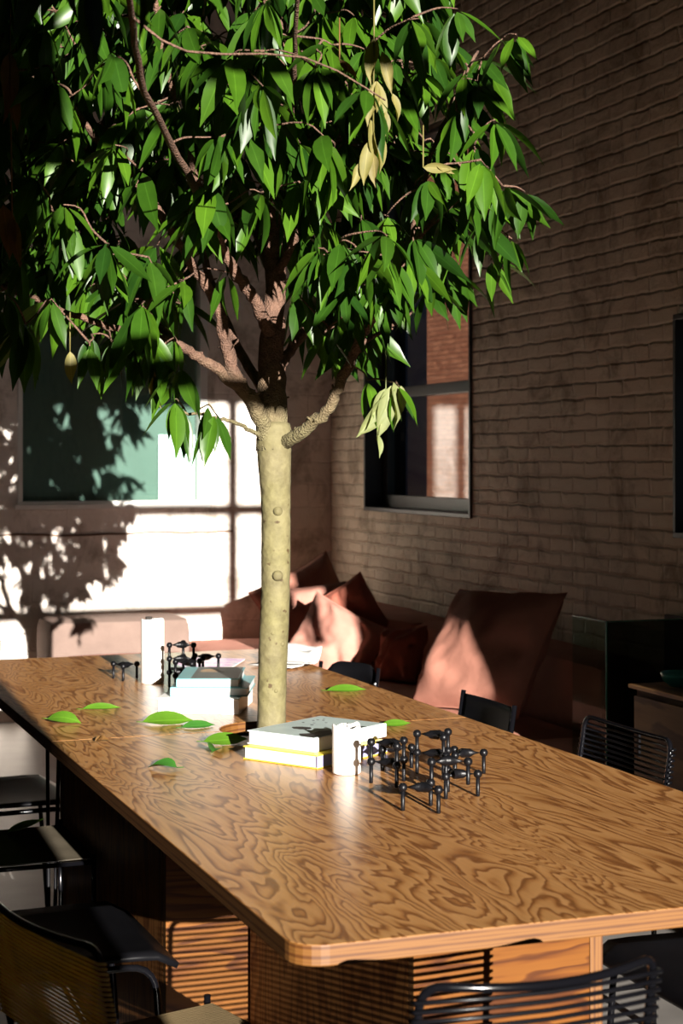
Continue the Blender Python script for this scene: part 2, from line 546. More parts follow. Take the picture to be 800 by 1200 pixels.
(1.472,5.025,2.306,6,0.162,0.55),
(1.381,4.426,2.579,6,0.121,0.86),
(0.691,5.429,2.883,7,0.156,0.67),
(1.01,4.839,2.386,6,0.137,0.92),
(1.879,4.521,2.232,7,0.15,0.54),
(1.435,5.341,2.322,7,0.132,0.73),
(1.047,4.71,2.342,6,0.132,0.98),
(1.328,5.48,2.694,7,0.127,0.69),
(1.414,3.89,2.51,8,0.158,0.93),
(1.893,4.656,2.481,8,0.155,0.6),
(0.966,4.59,2.096,7,0.132,0.65),
(1.924,4.484,2.142,7,0.137,0.54),
(1.173,4.992,2.359,7,0.138,0.67),
(2.103,4.968,2.877,7,0.143,0.63),
(0.793,5.386,2.744,8,0.163,0.87),
(1.39,4.448,2.736,6,0.152,0.71),
(1.132,4.195,2.132,7,0.135,0.79),
(1.502,4.595,2.548,7,0.121,0.78),
(0.836,4.376,2.319,8,0.161,0.93),
(1.665,4.163,2.142,6,0.123,0.66),
(0.942,4.647,2.787,6,0.155,0.93),
(1.153,4.44,2.307,8,0.144,0.7),
(0.892,4.727,2.096,7,0.137,0.86),
(0.916,4.828,2.514,7,0.149,0.82),
(1.813,4.847,2.278,7,0.155,0.54),
(1.48,4.539,2.456,8,0.126,0.81),
(1.081,5.022,2.474,8,0.163,0.59),
(1.384,5.186,3.017,7,0.152,0.91),
(1.127,4.594,2.669,6,0.156,0.81),
(0.988,4.746,2.838,8,0.136,0.67),
(0.767,5.287,2.531,6,0.149,0.65),
(1.542,4.372,2.521,6,0.144,0.66),
(0.912,5.138,3.082,7,0.13,0.68),
(0.628,5.241,2.549,7,0.158,0.97),
(0.956,5.895,2.369,8,0.132,0.79),
(1.136,4.62,2.446,8,0.129,0.52),
(1.834,4.889,2.123,6,0.139,0.85),
(1.512,5.306,2.89,6,0.131,0.77),
(1.062,5.372,3.019,8,0.161,0.71),
(0.585,4.948,2.749,7,0.129,0.62),
(0.871,4.558,2.323,8,0.125,0.77),
(1.613,4.386,2.768,8,0.145,0.74),
(1.289,4.949,2.568,6,0.131,0.87),
(1.762,4.825,2.228,7,0.127,0.61),
(1.139,4.012,2.167,8,0.148,0.84),
(0.926,4.802,2.094,8,0.149,0.57),
(1.395,4.547,2.939,8,0.133,0.86),
(0.858,4.906,2.73,8,0.141,0.94),
(1.553,4.104,2.437,7,0.125,0.89),
(1.37,5.363,2.932,8,0.135,0.78),
(1.935,4.48,2.662,8,0.137,0.8),
(0.809,4.539,2.904,8,0.145,0.65),
(0.804,5.779,2.941,8,0.131,0.89),
(1.655,4.343,2.46,7,0.149,0.92),
(0.841,4.842,2.519,8,0.13,0.54),
(1.437,4.413,2.474,8,0.148,0.9),
(0.909,5.415,2.793,8,0.125,0.66),
(1.575,4.358,2.632,6,0.16,0.61),
(1.433,4.818,2.567,8,0.132,0.83),
(1.727,4.605,2.505,6,0.152,0.84),
(1.871,4.729,2.204,6,0.146,0.81),
(1.106,5.244,2.353,6,0.14,0.56),
(1.934,4.39,2.212,8,0.147,0.63),
(0.698,5.094,2.173,6,0.141,0.74),
(1.659,3.997,2.748,7,0.145,0.88),
(1.621,4.141,2.448,7,0.139,0.63),
(1.791,4.157,2.849,7,0.122,0.82),
(1.698,4.281,2.361,8,0.157,0.68),
(0.552,4.71,2.667,8,0.15,0.55),
(0.998,4.218,2.808,7,0.153,0.93),
(1.581,4.404,2.428,7,0.152,0.83),
(1.347,5.565,3.097,6,0.163,0.81),
(1.109,5.198,2.541,7,0.125,0.87),
(0.971,4.842,2.534,7,0.146,0.79),
(1.451,4.408,2.796,6,0.152,0.85),
(1.508,5.262,2.294,8,0.148,0.61),
(1.78,4.197,2.247,8,0.151,0.56),
(1.639,4.492,2.638,7,0.125,0.63),
(1.287,4.786,2.765,6,0.122,0.64),
(0.974,4.925,3.013,6,0.131,0.99),
(1.227,3.993,2.751,8,0.12,0.77),
(0.594,4.813,2.374,8,0.153,0.71),
(0.576,4.478,2.727,8,0.152,0.99),
(1.122,4.204,2.646,8,0.151,0.56),
(1.162,4.116,2.555,8,0.164,0.75),
(1.183,5.258,2.919,6,0.154,0.6),
(1.532,5.252,2.789,8,0.164,0.54),
(0.797,4.325,2.151,7,0.124,0.69),
(0.682,4.534,2.405,6,0.156,0.61),
(0.87,4.976,2.492,6,0.144,0.76),
(1.544,4.486,2.36,6,0.15,0.52),
(1.558,4.918,2.71,7,0.143,0.53),
(1.75,4.214,2.809,6,0.148,0.79),
(1.782,4.889,2.933,8,0.137,0.76),
(1.182,3.872,2.287,8,0.163,0.91),
(1.751,4.257,2.338,6,0.159,0.66),
(1.636,4.123,2.524,7,0.137,0.78),
(1.55,4.539,2.656,6,0.127,0.85),
(1.124,4.47,2.684,6,0.138,0.9),
(1.639,5.157,2.568,7,0.125,0.81),
(0.709,5.014,2.75,8,0.155,0.8),
(1.991,4.647,2.271,8,0.146,0.57),
(0.595,4.709,2.649,6,0.158,0.69),
(1.018,4.548,2.302,6,0.121,0.68),
(1.559,5.384,2.526,6,0.145,1.0),
(1.961,4.573,2.938,7,0.149,0.51),
(1.805,4.383,2.848,6,0.124,0.97),
(2.004,4.535,2.298,6,0.129,0.84),
(1.126,4.034,2.509,7,0.15,0.68),
(1.454,5.258,2.649,6,0.149,0.62),
(0.491,4.353,2.316,6,0.164,0.84),
(0.882,5.183,2.924,6,0.15,0.78),
(1.074,5.355,2.636,7,0.152,0.53),
(0.738,5.224,2.256,7,0.121,0.61),
(1.806,4.725,2.211,8,0.127,0.71),
(1.051,5.099,2.684,7,0.139,0.89),
(0.639,4.424,2.11,6,0.164,0.78),
(1.816,4.849,2.877,7,0.163,0.62),
(1.458,4.67,2.661,7,0.151,0.99),
(1.636,4.652,2.04,8,0.121,0.95),
(1.8,4.516,2.636,7,0.121,0.95),
(0.771,4.353,2.483,8,0.149,0.99),
(1.779,5.05,2.186,7,0.149,0.82),
(0.702,5.463,3.09,7,0.131,0.99),
(1.072,5.465,3.088,6,0.153,0.57),
(0.679,5.281,2.378,8,0.154,0.81),
(1.875,4.783,2.65,7,0.159,0.57),
(0.868,3.967,2.009,6,0.151,0.81),
(1.196,4.671,2.454,8,0.164,0.75),
(1.203,5.239,2.936,7,0.122,0.61),
(1.236,3.095,2.202,6,0.138,0.78),
(1.496,4.538,2.264,6,0.123,0.59),
(1.632,4.195,2.308,6,0.129,0.6),
(1.33,4.591,2.364,8,0.163,0.93),
(0.676,4.903,2.84,6,0.153,0.78),
(1.735,4.823,1.967,8,0.161,0.72),
(0.921,4.89,2.406,7,0.125,0.77),
(1.469,3.67,2.018,6,0.142,0.94),
(1.236,4.43,2.699,7,0.129,0.81),
(0.941,5.186,2.996,7,0.126,0.53),
(0.84,4.902,2.959,8,0.143,0.51),
(1.865,4.304,2.351,7,0.157,0.75),
(0.731,5.203,2.941,6,0.162,0.59),
(2.059,5.122,2.691,8,0.124,0.55),
(0.85,5.37,2.9,6,0.161,0.93),
(1.009,4.547,2.647,8,0.156,0.83),
(1.307,4.963,2.973,7,0.142,0.85),
(1.686,4.669,3.001,8,0.148,0.91),
(0.495,4.106,2.223,7,0.157,0.52),
(1.162,4.368,2.917,8,0.126,0.72),
(1.213,4.481,2.564,8,0.162,0.64),
(0.906,5.163,2.75,8,0.131,0.65),
(1.171,4.912,2.495,6,0.12,0.76),
(0.701,5.128,2.125,8,0.125,0.87),
(1.844,4.667,2.812,8,0.128,0.71),
(0.937,4.611,2.302,8,0.129,0.66),
(1.333,4.481,2.283,7,0.142,0.79),
(1.68,4.243,2.656,6,0.161,0.7),
(1.61,4.875,2.626,7,0.126,0.69),
(0.968,4.503,2.236,7,0.134,0.99),
(1.239,5.131,3.034,8,0.145,0.8),
(1.155,5.0,2.843,7,0.159,0.51),
(0.987,4.223,2.838,6,0.132,0.6),
(1.42,4.252,2.31,7,0.151,0.83),
(1.308,4.62,2.829,6,0.122,0.84),
(0.685,4.385,2.356,8,0.161,0.54),
(1.205,3.847,2.557,7,0.153,0.57),
(1.083,5.211,2.214,8,0.158,0.91),
(0.56,4.974,2.435,6,0.161,0.71),
(0.912,5.129,2.837,7,0.132,0.57),
(1.139,4.515,2.29,6,0.138,0.82),
(1.374,4.706,2.654,6,0.155,0.59),
(1.955,4.975,2.649,7,0.143,0.72),
(1.001,5.575,2.464,6,0.162,0.9),
(1.426,4.964,2.362,6,0.161,0.6),
(0.897,4.783,2.923,6,0.123,0.64),
(1.287,4.374,2.504,8,0.147,0.79),
(1.657,4.047,2.464,6,0.123,0.52),
(1.073,4.185,2.555,7,0.164,0.57),
(1.925,4.568,3.089,6,0.152,0.78),
(0.858,5.08,2.656,7,0.133,0.98),
(1.561,5.345,2.66,8,0.149,0.78),
(0.806,4.529,2.694,8,0.164,0.91),
(1.933,4.582,2.981,6,0.16,0.55),
(0.618,4.687,2.838,6,0.153,0.74),
(0.661,5.334,2.802,8,0.123,0.71),
(0.803,5.393,3.029,8,0.162,0.65),
(1.061,4.602,2.575,8,0.141,0.94),
(1.436,4.571,2.505,8,0.124,0.53),
(0.819,4.425,2.551,6,0.15,0.99),
(1.269,4.403,2.831,7,0.162,0.94),
(0.529,4.518,2.88,6,0.151,0.92),
(1.736,4.982,2.91,8,0.143,0.81),
(1.015,5.616,2.946,8,0.142,0.9),
(0.691,5.711,2.206,8,0.132,0.59),
(1.396,3.804,2.206,8,0.136,0.75),
(1.342,5.187,2.989,7,0.121,0.89),
(0.589,4.908,2.422,8,0.132,0.69),
(1.596,4.725,2.381,7,0.127,0.63),
(1.418,4.923,2.771,7,0.145,0.92),
(0.57,4.197,2.648,8,0.124,0.69),
(0.951,5.692,2.354,8,0.141,0.74),
(1.397,5.079,2.515,6,0.141,0.67),
(1.463,4.726,2.719,6,0.131,0.72),
(2.052,4.743,2.823,7,0.125,0.55),
(1.384,5.53,2.098,7,0.153,0.7)]
DRIED={'string':[((1.422,3.632,2.467),(1.418,3.634,2.358)),((1.439,3.626,2.437),(1.463,3.617,2.339)),((1.426,3.631,2.368),(1.411,3.636,2.26)),((1.463,3.617,2.339),(1.474,3.613,2.279)),((1.429,3.63,2.368),(1.439,3.626,2.26)),((1.448,3.623,2.299),(1.44,3.626,2.23)),((1.414,3.635,2.279),(1.426,3.631,2.191)),((1.411,3.636,2.23),(1.396,3.642,2.131)),((1.426,3.631,2.26),(1.437,3.627,2.161)),((1.396,3.642,2.181),(1.37,3.651,2.118)),((1.42,3.633,2.201),(1.426,3.631,2.126))],'wilt':[((1.652,4.134,1.681),(1.605,4.151,1.58)),((1.665,4.129,1.688),(1.633,4.141,1.553)),((1.671,4.127,1.697),(1.677,4.124,1.58)),((1.658,4.131,1.67),(1.593,4.156,1.553)),((1.644,4.137,1.666),(1.614,4.148,1.607)),((1.69,4.12,1.688),(1.694,4.118,1.625)),((1.633,4.141,1.558),(1.635,4.14,1.501))],'left':[((1.057,4.3,1.717),(1.086,4.289,1.628)),((1.065,4.297,1.735),(1.061,4.299,1.646)),((1.078,4.292,1.746),(1.065,4.297,1.679))],'small':[((0.841,4.273,1.769),(0.843,4.273,1.69))],'brown':[((1.382,3.754,2.441),(1.42,3.74,2.397)),((1.39,3.751,2.437),(1.394,3.749,2.405))],'edge':[((0.633,3.924,2.437),(0.618,3.929,2.279)),((0.626,3.926,2.368),(0.648,3.918,2.26)),((0.618,3.929,2.082),(0.633,3.924,1.964)),((0.637,3.922,2.052),(0.652,3.917,1.944))],'top':[((1.568,3.685,2.186),(1.637,3.66,2.182)),((1.595,3.675,2.194),(1.633,3.661,2.168))]}
TRUNK=[(1.454,4.502,0.629),(1.454,4.502,0.753),(1.457,4.501,0.916),(1.464,4.498,1.107),(1.466,4.498,1.299),(1.465,4.498,1.394),(1.462,4.499,1.478),(1.461,4.5,1.526),(1.461,4.5,1.574)]
TRUNKTOP=[(1.461,4.503,1.591)]


# ------------------------------------------------------------------ helpers
class MB:
    """collects vertices and faces, then links them as ONE mesh object"""
    def __init__(self):
        self.v, self.f, self.m = [], [], []
    def add(self, verts, faces, mi=0, M=None):
        o = len(self.v)
        if M is not None:
            verts = [M @ Vector(p) for p in verts]
        self.v += [tuple(p) for p in verts]
        self.f += [tuple(i + o for i in f) for f in faces]
        self.m += [mi] * len(faces) if isinstance(mi, int) else list(mi)
        return self
    def box(self, x0, y0, z0, x1, y1, z1, mi=0, M=None):
        v = [(x0,y0,z0),(x1,y0,z0),(x1,y1,z0),(x0,y1,z0),(x0,y0,z1),(x1,y0,z1),(x1,y1,z1),(x0,y1,z1)]
        f = [(0,3,2,1),(4,5,6,7),(0,1,5,4),(1,2,6,5),(2,3,7,6),(3,0,4,7)]
        return self.add(v, f, mi, M)
    def tube(self, pts, r, n=8, mi=0, M=None, cap=True):
        pts = [Vector(p) for p in pts]
        rs = r if isinstance(r, (list, tuple)) else [r] * len(pts)
        N = len(pts)
        tang = []
        for i in range(N):
            t = pts[min(i+1, N-1)] - pts[max(i-1, 0)]
            tang.append(t.normalized() if t.length > 1e-9 else Vector((0,0,1)))
        up = Vector((0,0,1)) if abs(tang[0].z) < .9 else Vector((1,0,0))
        nrm = (up - tang[0]*up.dot(tang[0])).normalized()
        V, F = [], []
        for i in range(N):
            nrm = (nrm - tang[i]*nrm.dot(tang[i]))
            nrm = nrm.normalized() if nrm.length > 1e-6 else tang[i].orthogonal().normalized()
            b = tang[i].cross(nrm)
            for k in range(n):
                a = 2*PI*k/n
                V.append(pts[i] + (nrm*math.cos(a) + b*math.sin(a))*rs[i])
        for i in range(N-1):
            for k in range(n):
                k2 = (k+1) % n
                F.append((i*n+k, i*n+k2, (i+1)*n+k2, (i+1)*n+k))
        if cap:
            F.append(tuple(reversed(range(n))))
            F.append(tuple((N-1)*n+k for k in range(n)))
        return self.add(V, F, mi, M)
    def lathe(self, prof, n=32, mi=0, M=None):
        """prof: (radius, z) from bottom to top, closed with fans"""
        V, F = [], []
        for r, z in prof:
            for k in range(n):
                a = 2*PI*k/n
                V.append((r*math.cos(a), r*math.sin(a), z))
        for i in range(len(prof)-1):
            for k in range(n):
                k2 = (k+1) % n
                F.append((i*n+k, i*n+k2, (i+1)*n+k2, (i+1)*n+k))
        F.append(tuple(reversed(range(n))))
        L = (len(prof)-1)*n
        F.append(tuple(L+k for k in range(n)))
        return self.add(V, F, mi, M)
    def sphere(self, c, r, n=12, mi=0):
        prof = []
        m = max(6, n//2)
        for i in range(m+1):
            a = -PI/2 + PI*i/m
            prof.append((max(r*math.cos(a), r*.03), r*math.sin(a)))
        return self.lathe(prof, n, mi, Matrix.Translation(c))
    def prism(self, poly, z0, z1, mi=0, mside=None, M=None):
        n = len(poly)
        V = [(x,y,z0) for x,y in poly] + [(x,y,z1) for x,y in poly]
        F = [tuple(reversed(range(n))), tuple(range(n, 2*n))]
        ms = [mi, mi]
        for k in range(n):
            k2 = (k+1) % n
            F.append((k, k2, n+k2, n+k)); ms.append(mi if mside is None else mside)
        return self.add(V, F, ms, M)
    def build(self, name, mats, parent=None, smooth=False, bevel=0, sub=0, seg=2):
        me = bpy.data.meshes.new(name)
        me.from_pydata(self.v, [], self.f)
        mats = mats if isinstance(mats, (list, tuple)) else [mats]
        for m in mats: me.materials.append(m)
        me.polygons.foreach_set('material_index', self.m)
        if smooth: me.polygons.foreach_set('use_smooth', [True]*len(self.f))
        me.update()
        o = bpy.data.objects.new(name, me)
        C.objects.link(o)
        if parent is not None: o.parent = parent
        if bevel:
            b = o.modifiers.new('bevel', 'BEVEL'); b.width = bevel; b.segments = seg
            b.limit_method = 'ANGLE'; b.angle_limit = R(40)
        if sub:
            s = o.modifiers.new('sub', 'SUBSURF'); s.levels = sub; s.render_levels = sub
        return o

def tag(o, label, cat, group=None, kind=None):
    o['label'] = label; o['category'] = cat
    if group: o['group'] = group
    if kind: o['kind'] = kind
    return o
def thing(name, label, cat, loc=(0,0,0), rz=0, group=None):
    o = bpy.data.objects.new(name, None); C.objects.link(o)
    o.empty_display_size = .1
    o.location = loc; o.rotation_euler = (0,0,rz)
    return tag(o, label, cat, group)
def struct(o):
    o['kind'] = 'structure'; return o
def copy_tree(o, parent=None):
    c = o.copy(); C.objects.link(c)
    if parent is not None: c.parent = parent
    for ch in list(o.children): copy_tree(ch, c)
    return c
def smooth_path(pts, k=4):
    """Catmull-Rom through the points"""
    P = [Vector(p) for p in pts]
    if len(P) < 3: return P
    out = []
    for i in range(len(P)-1):
        p0 = P[max(i-1,0)]; p1 = P[i]; p2 = P[i+1]; p3 = P[min(i+2,len(P)-1)]
        for j in range(k):
            t = j/k
            out.append(.5*((2*p1)+(-p0+p2)*t+(2*p0-5*p1+4*p2-p3)*t*t+(-p0+3*p1-3*p2+p3)*t**3))
    out.append(P[-1]); return out

# ------------------------------------------------------------------ materials
def nt(name):
    m = bpy.data.materials.new(name); m.use_nodes = True
    t = m.node_tree; b = t.nodes['Principled BSDF']
    return m, t, b
def L(t, a, b): t.links.new(a, b)
def node(t, typ, **kw):
    n = t.nodes.new(typ)
    for k, v in kw.items():
        if k in n.inputs: n.inputs[k].default_value = v
        else: setattr(n, k, v)
    return n
def math_(t, op, a, b=None):
    n = t.nodes.new('ShaderNodeMath'); n.operation = op
    for i, x in enumerate((a, b)):
        if x is None: continue
        if isinstance(x, (int, float)): n.inputs[i].default_value = x
        else: L(t, x, n.inputs[i])
    return n.outputs[0]
def ramp(t, fac, stops, interp='LINEAR'):
    n = t.nodes.new('ShaderNodeValToRGB'); n.color_ramp.interpolation = interp
    e = n.color_ramp.elements
    while len(e) < len(stops): e.new(.5)
    for el, (p, c) in zip(e, stops):
        el.position = p; el.color = (*c, 1)
    L(t, fac, n.inputs[0]); return n.outputs[0]
def coords(t, scale=(1,1,1), rot=(0,0,0), kind='Object'):
    tc = t.nodes.new('ShaderNodeTexCoord'); mp = t.nodes.new('ShaderNodeMapping')
    mp.inputs['Scale'].default_value = scale; mp.inputs['Rotation'].default_value = rot
    L(t, tc.outputs[kind], mp.inputs['Vector']); return mp.outputs[0]
def noise(t, vec, scale=5, detail=3, rough=.5, dist=0):
    n = node(t, 'ShaderNodeTexNoise', Scale=scale, Detail=detail, Roughness=rough, Distortion=dist)
    if vec is not None: L(t, vec, n.inputs['Vector'])
    return n.outputs['Fac']
def bump(t, b, h, strength=.3, dist=.01):
    n = node(t, 'ShaderNodeBump', Strength=strength, Distance=dist)
    L(t, h, n.inputs['Height']); L(t, n.outputs[0], b.inputs['Normal'])
def mixc(t, fac, a, b, mode='MIX'):
    n = t.nodes.new('ShaderNodeMix'); n.data_type = 'RGBA'; n.blend_type = mode
    for i, x in ((0, fac), (6, a), (7, b)):
        if isinstance(x, (int, float)): n.inputs[i].default_value = x
        elif isinstance(x, tuple): n.inputs[i].default_value = (*x, 1)
        else: L(t, x, n.inputs[i])
    return n.outputs[2]
def plain(name, col, rough=.5, metal=0, spec=.5, var=.0, vscale=8, bumpy=0, bscale=60):
    m, t, b = nt(name)
    b.inputs['Base Color'].default_value = (*col, 1)
    b.inputs['Roughness'].default_value = rough; b.inputs['Metallic'].default_value = metal
    b.inputs['Specular IOR Level'].default_value = spec
    if var:
        v = noise(t, coords(t), vscale, 4)
        c = ramp(t, v, [(.3, tuple(x*(1-var) for x in col)), (.7, tuple(min(1, x*(1+var)) for x in col))])
        L(t, c, b.inputs['Base Color'])
    if bumpy: bump(t, b, noise(t, coords(t), bscale, 3), bumpy, .003)
    return m

def fir(name, tint=1.0, axis='y', seed=0.0, mult=25, glossy=.30):
    """rotary cut fir veneer: contour lines of a stretched noise field"""
    m, t, b = nt(name)
    sc = {'y': (5.6, 1.05, 5.6), 'x': (1.05, 5.6, 5.6), 'z': (5.6, 5.6, 1.05)}[axis]
    fs = {'y': (120, 3, 120), 'x': (3, 120, 120), 'z': (120, 120, 3)}[axis]
    v = coords(t, sc)
    off = t.nodes.new('ShaderNodeVectorMath'); off.operation = 'ADD'
    off.inputs[1].default_value = (seed*7.3, seed*3.1, seed*5.7); L(t, v, off.inputs[0])
    v = off.outputs[0]
    n1 = noise(t, v, 1.0, 4.0, .46, .5)
    big = noise(t, v, .45, 1.0)
    x = math_(t, 'ADD', math_(t, 'MULTIPLY', n1, mult), math_(t, 'MULTIPLY', big, mult*.5))
    fr = math_(t, 'FRACT', x)
    tt = lambda c: tuple(min(1, q*k) for q, k in zip(c, tint if isinstance(tint, tuple) else (tint,)*3))
    c = ramp(t, fr, [(0, tt((.51,.26,.095))), (.42, tt((.47,.23,.077))), (.64, tt((.35,.15,.044))), (.80, tt((.20,.075,.020))), (.9, tt((.23,.09,.025))), (1, tt((.49,.24,.085)))])
    fib = noise(t, coords(t, fs), 1.0, 3, .6)
    c = mixc(t, .35, c, ramp(t, fib, [(.3, (.45,.45,.45)), (.7, (1,1,1))]), 'MULTIPLY')
    # broad tone differences between the veneer strips
    st = noise(t, coords(t, {'y': (3.2, .12, 1), 'x': (.12, 3.2, 1), 'z': (3, 3, .12)}[axis]), 1, 1)
    c = mixc(t, .5, c, ramp(t, st, [(.38, (.74,.68,.62)), (.62, (1,1,1))]), 'MULTIPLY')
    L(t, c, b.inputs['Base Color'])
    b.inputs['Roughness'].default_value = glossy; b.inputs['Specular IOR Level'].default_value = .5
    bump(t, b, fib, .08, .001)
    return m
def ply_edge(name, axis='z', n=11):
    m, t, b = nt(name)
    tc = t.nodes.new('ShaderNodeTexCoord'); s = t.nodes.new('ShaderNodeSeparateXYZ')
    L(t, tc.outputs['Object'], s.inputs[0])
    q = s.outputs['XYZ'.index(axis.upper())]
    w = math_(t, 'PINGPONG', math_(t, 'MULTIPLY', q, 1/.0075), 1.0)
    nn = noise(t, coords(t, (9, 9, 60) if axis == 'z' else (60, 60, 9)), 1, 3)
    w = math_(t, 'ADD', w, math_(t, 'MULTIPLY', math_(t, 'SUBTRACT', nn, .5), .7))
    c = ramp(t, w, [(.1, (.07,.023,.004)), (.3, (.125,.048,.009)), (.75, (.15,.063,.013)), (1, (.105,.038,.007))])
    L(t, c, b.inputs['Base Color']); b.inputs['Roughness'].default_value = .5
    return m
def brick(name, plane='yz', base=(.60,.50,.41), bw=.215, rh=.0677, strength=1.0, mix_m=.75, stain=True, rough=.75, flat=.0, col2=None, mort=.009):
    """brick courses under thick paint"""
    m, t, b = nt(name)
    tc = t.nodes.new('ShaderNodeTexCoord'); s = t.nodes.new('ShaderNodeSeparateXYZ')
    L(t, tc.outputs['Object'], s.inputs[0])
    cb = t.nodes.new('ShaderNodeCombineXYZ')
    L(t, s.outputs['Y' if plane[0] == 'y' else 'X'], cb.inputs[0]); L(t, s.outputs['Z'], cb.inputs[1])
    ns = node(t, 'ShaderNodeTexNoise', Scale=9.0, Detail=6.0)
    L(t, tc.outputs['Object'], ns.inputs['Vector'])
    sub = t.nodes.new('ShaderNodeVectorMath'); sub.operation = 'SUBTRACT'; sub.inputs[1].default_value = (.5,.5,.5)
    L(t, ns.outputs['Color'], sub.inputs[0])
    scl = t.nodes.new('ShaderNodeVectorMath'); scl.operation = 'SCALE'; scl.inputs['Scale'].default_value = .026
    L(t, sub.outputs[0], scl.inputs[0])
    ad = t.nodes.new('ShaderNodeVectorMath'); ad.operation = 'ADD'
    L(t, cb.outputs[0], ad.inputs[0]); L(t, scl.outputs[0], ad.inputs[1])
    bt = t.nodes.new('ShaderNodeTexBrick')
    bt.inputs['Scale'].default_value = 1.0; bt.inputs['Brick Width'].default_value = bw
    bt.inputs['Row Height'].default_value = rh; bt.inputs['Mortar Size'].default_value = mort
    bt.inputs['Mortar Smooth'].default_value = 1.0
    bt.inputs['Color1'].default_value = (*base, 1)
    bt.inputs['Color2'].default_value = (*(col2 or tuple(x*.9 for x in base)), 1)
    bt.inputs['Mortar'].default_value = (*tuple(x*mix_m for x in base), 1)
    L(t, ad.outputs[0], bt.inputs['Vector'])
    c = bt.outputs['Color']
    if stain:
        n2 = noise(t, tc.outputs['Object'], 3.2, 6, .68, .6)
        c = mixc(t, 1, c, ramp(t, n2, [(.34, (.50,.46,.42)), (.50, (.96,.95,.94)), (.75, (1,1,1))]), 'MULTIPLY')
    L(t, c, b.inputs['Base Color'])
    n3 = noise(t, tc.outputs['Object'], 28, 5, .6)
    n4 = noise(t, tc.outputs['Object'], 5, 3, .5)
    h = math_(t, 'ADD', math_(t, 'MULTIPLY', bt.outputs['Fac'], -1.0*(1-flat)), math_(t, 'ADD', math_(t, 'MULTIPLY', n3, .9), math_(t, 'MULTIPLY', n4, 1.3)))
    bump(t, b, h, strength, .016)
    b.inputs['Roughness'].default_value = rough; b.inputs['Specular IOR Level'].default_value = .3
    return m
def velvet(name, col, vs=6):
    m, t, b = nt(name)
    v = noise(t, coords(t), vs, 5, .6)
    c = ramp(t, v, [(.3, tuple(x*.86 for x in col)), (.7, tuple(min(1, x*1.1) for x in col))])
    L(t, c, b.inputs['Base Color']); b.inputs['Roughness'].default_value = .9
    b.inputs['Specular IOR Level'].default_value = .15
    b.inputs['Sheen Weight'].default_value = .25; b.inputs['Sheen Roughness'].default_value = .4
    b.inputs['Sheen Tint'].default_value = (*col, 1)
    h = math_(t, 'ADD', noise(t, coords(t), 500, 2), math_(t, 'MULTIPLY', noise(t, coords(t), 9, 3, .5, .8), 3.0))
    bump(t, b, h, .35, .012)
    return m
def leaf_mat(name, cols, trans=.35, rough=.34):
    m, t, b = nt(name)
    g = t.nodes.new('ShaderNodeNewGeometry'); tc = t.nodes.new('ShaderNodeTexCoord')
    c = ramp(t, g.outputs['Random Per Island'], [(i/(len(cols)-1), x) for i, x in enumerate(cols)])
    at = node(t, 'ShaderNodeAttribute', attribute_name='across')
    rib = ramp(t, at.outputs['Fac'], [(0, (1.5,1.45,1.6)), (.10, (1,1,1)), (1, (.92,.92,.92))])
    c = mixc(t, 1, c, rib, 'MULTIPLY')
    n = noise(t, tc.outputs['Object'], 30, 3)
    c = mixc(t, .5, c, ramp(t, n, [(.3, (.7,.75,.7)), (.7, (1.15,1.1,1))]), 'MULTIPLY')
    L(t, c, b.inputs['Base Color']); b.inputs['Roughness'].default_value = rough
    b.inputs['Specular IOR Level'].default_value = .32
    tr = t.nodes.new('ShaderNodeBsdfTranslucent')
    c2 = mixc(t, 1, c, (1.6,1.7,.6), 'MULTIPLY'); L(t, c2, tr.inputs['Color'])
    mx = t.nodes.new('ShaderNodeMixShader'); mx.inputs[0].default_value = trans
    L(t, b.outputs[0], mx.inputs[1]); L(t, tr.outputs[0], mx.inputs[2])
    L(t, mx.outputs[0], t.nodes['Material Output'].inputs['Surface'])
    return m
def thin_glass(name, tint=(.9,.97,.94), ior=1.5, rough=0.0):
    m, t, b = nt(name)
    tr = t.nodes.new('ShaderNodeBsdfTransparent'); tr.inputs[0].default_value = (*tint, 1)
    gl = t.nodes.new('ShaderNodeBsdfGlossy'); gl.inputs['Roughness'].default_value = rough
    fr = t.nodes.new('ShaderNodeFresnel'); fr.inputs[0].default_value = ior
    mx = t.nodes.new('ShaderNodeMixShader')
    gm = t.nodes.new('ShaderNodeNewGeometry')
    L(t, math_(t, 'MULTIPLY', fr.outputs[0], math_(t, 'SUBTRACT', 1.0, gm.outputs['Backfacing'])), mx.inputs[0]); L(t, tr.outputs[0], mx.inputs[1]); L(t, gl.outputs[0], mx.inputs[2])
    L(t, mx.outputs[0], t.nodes['Material Output'].inputs['Surface'])
    return m
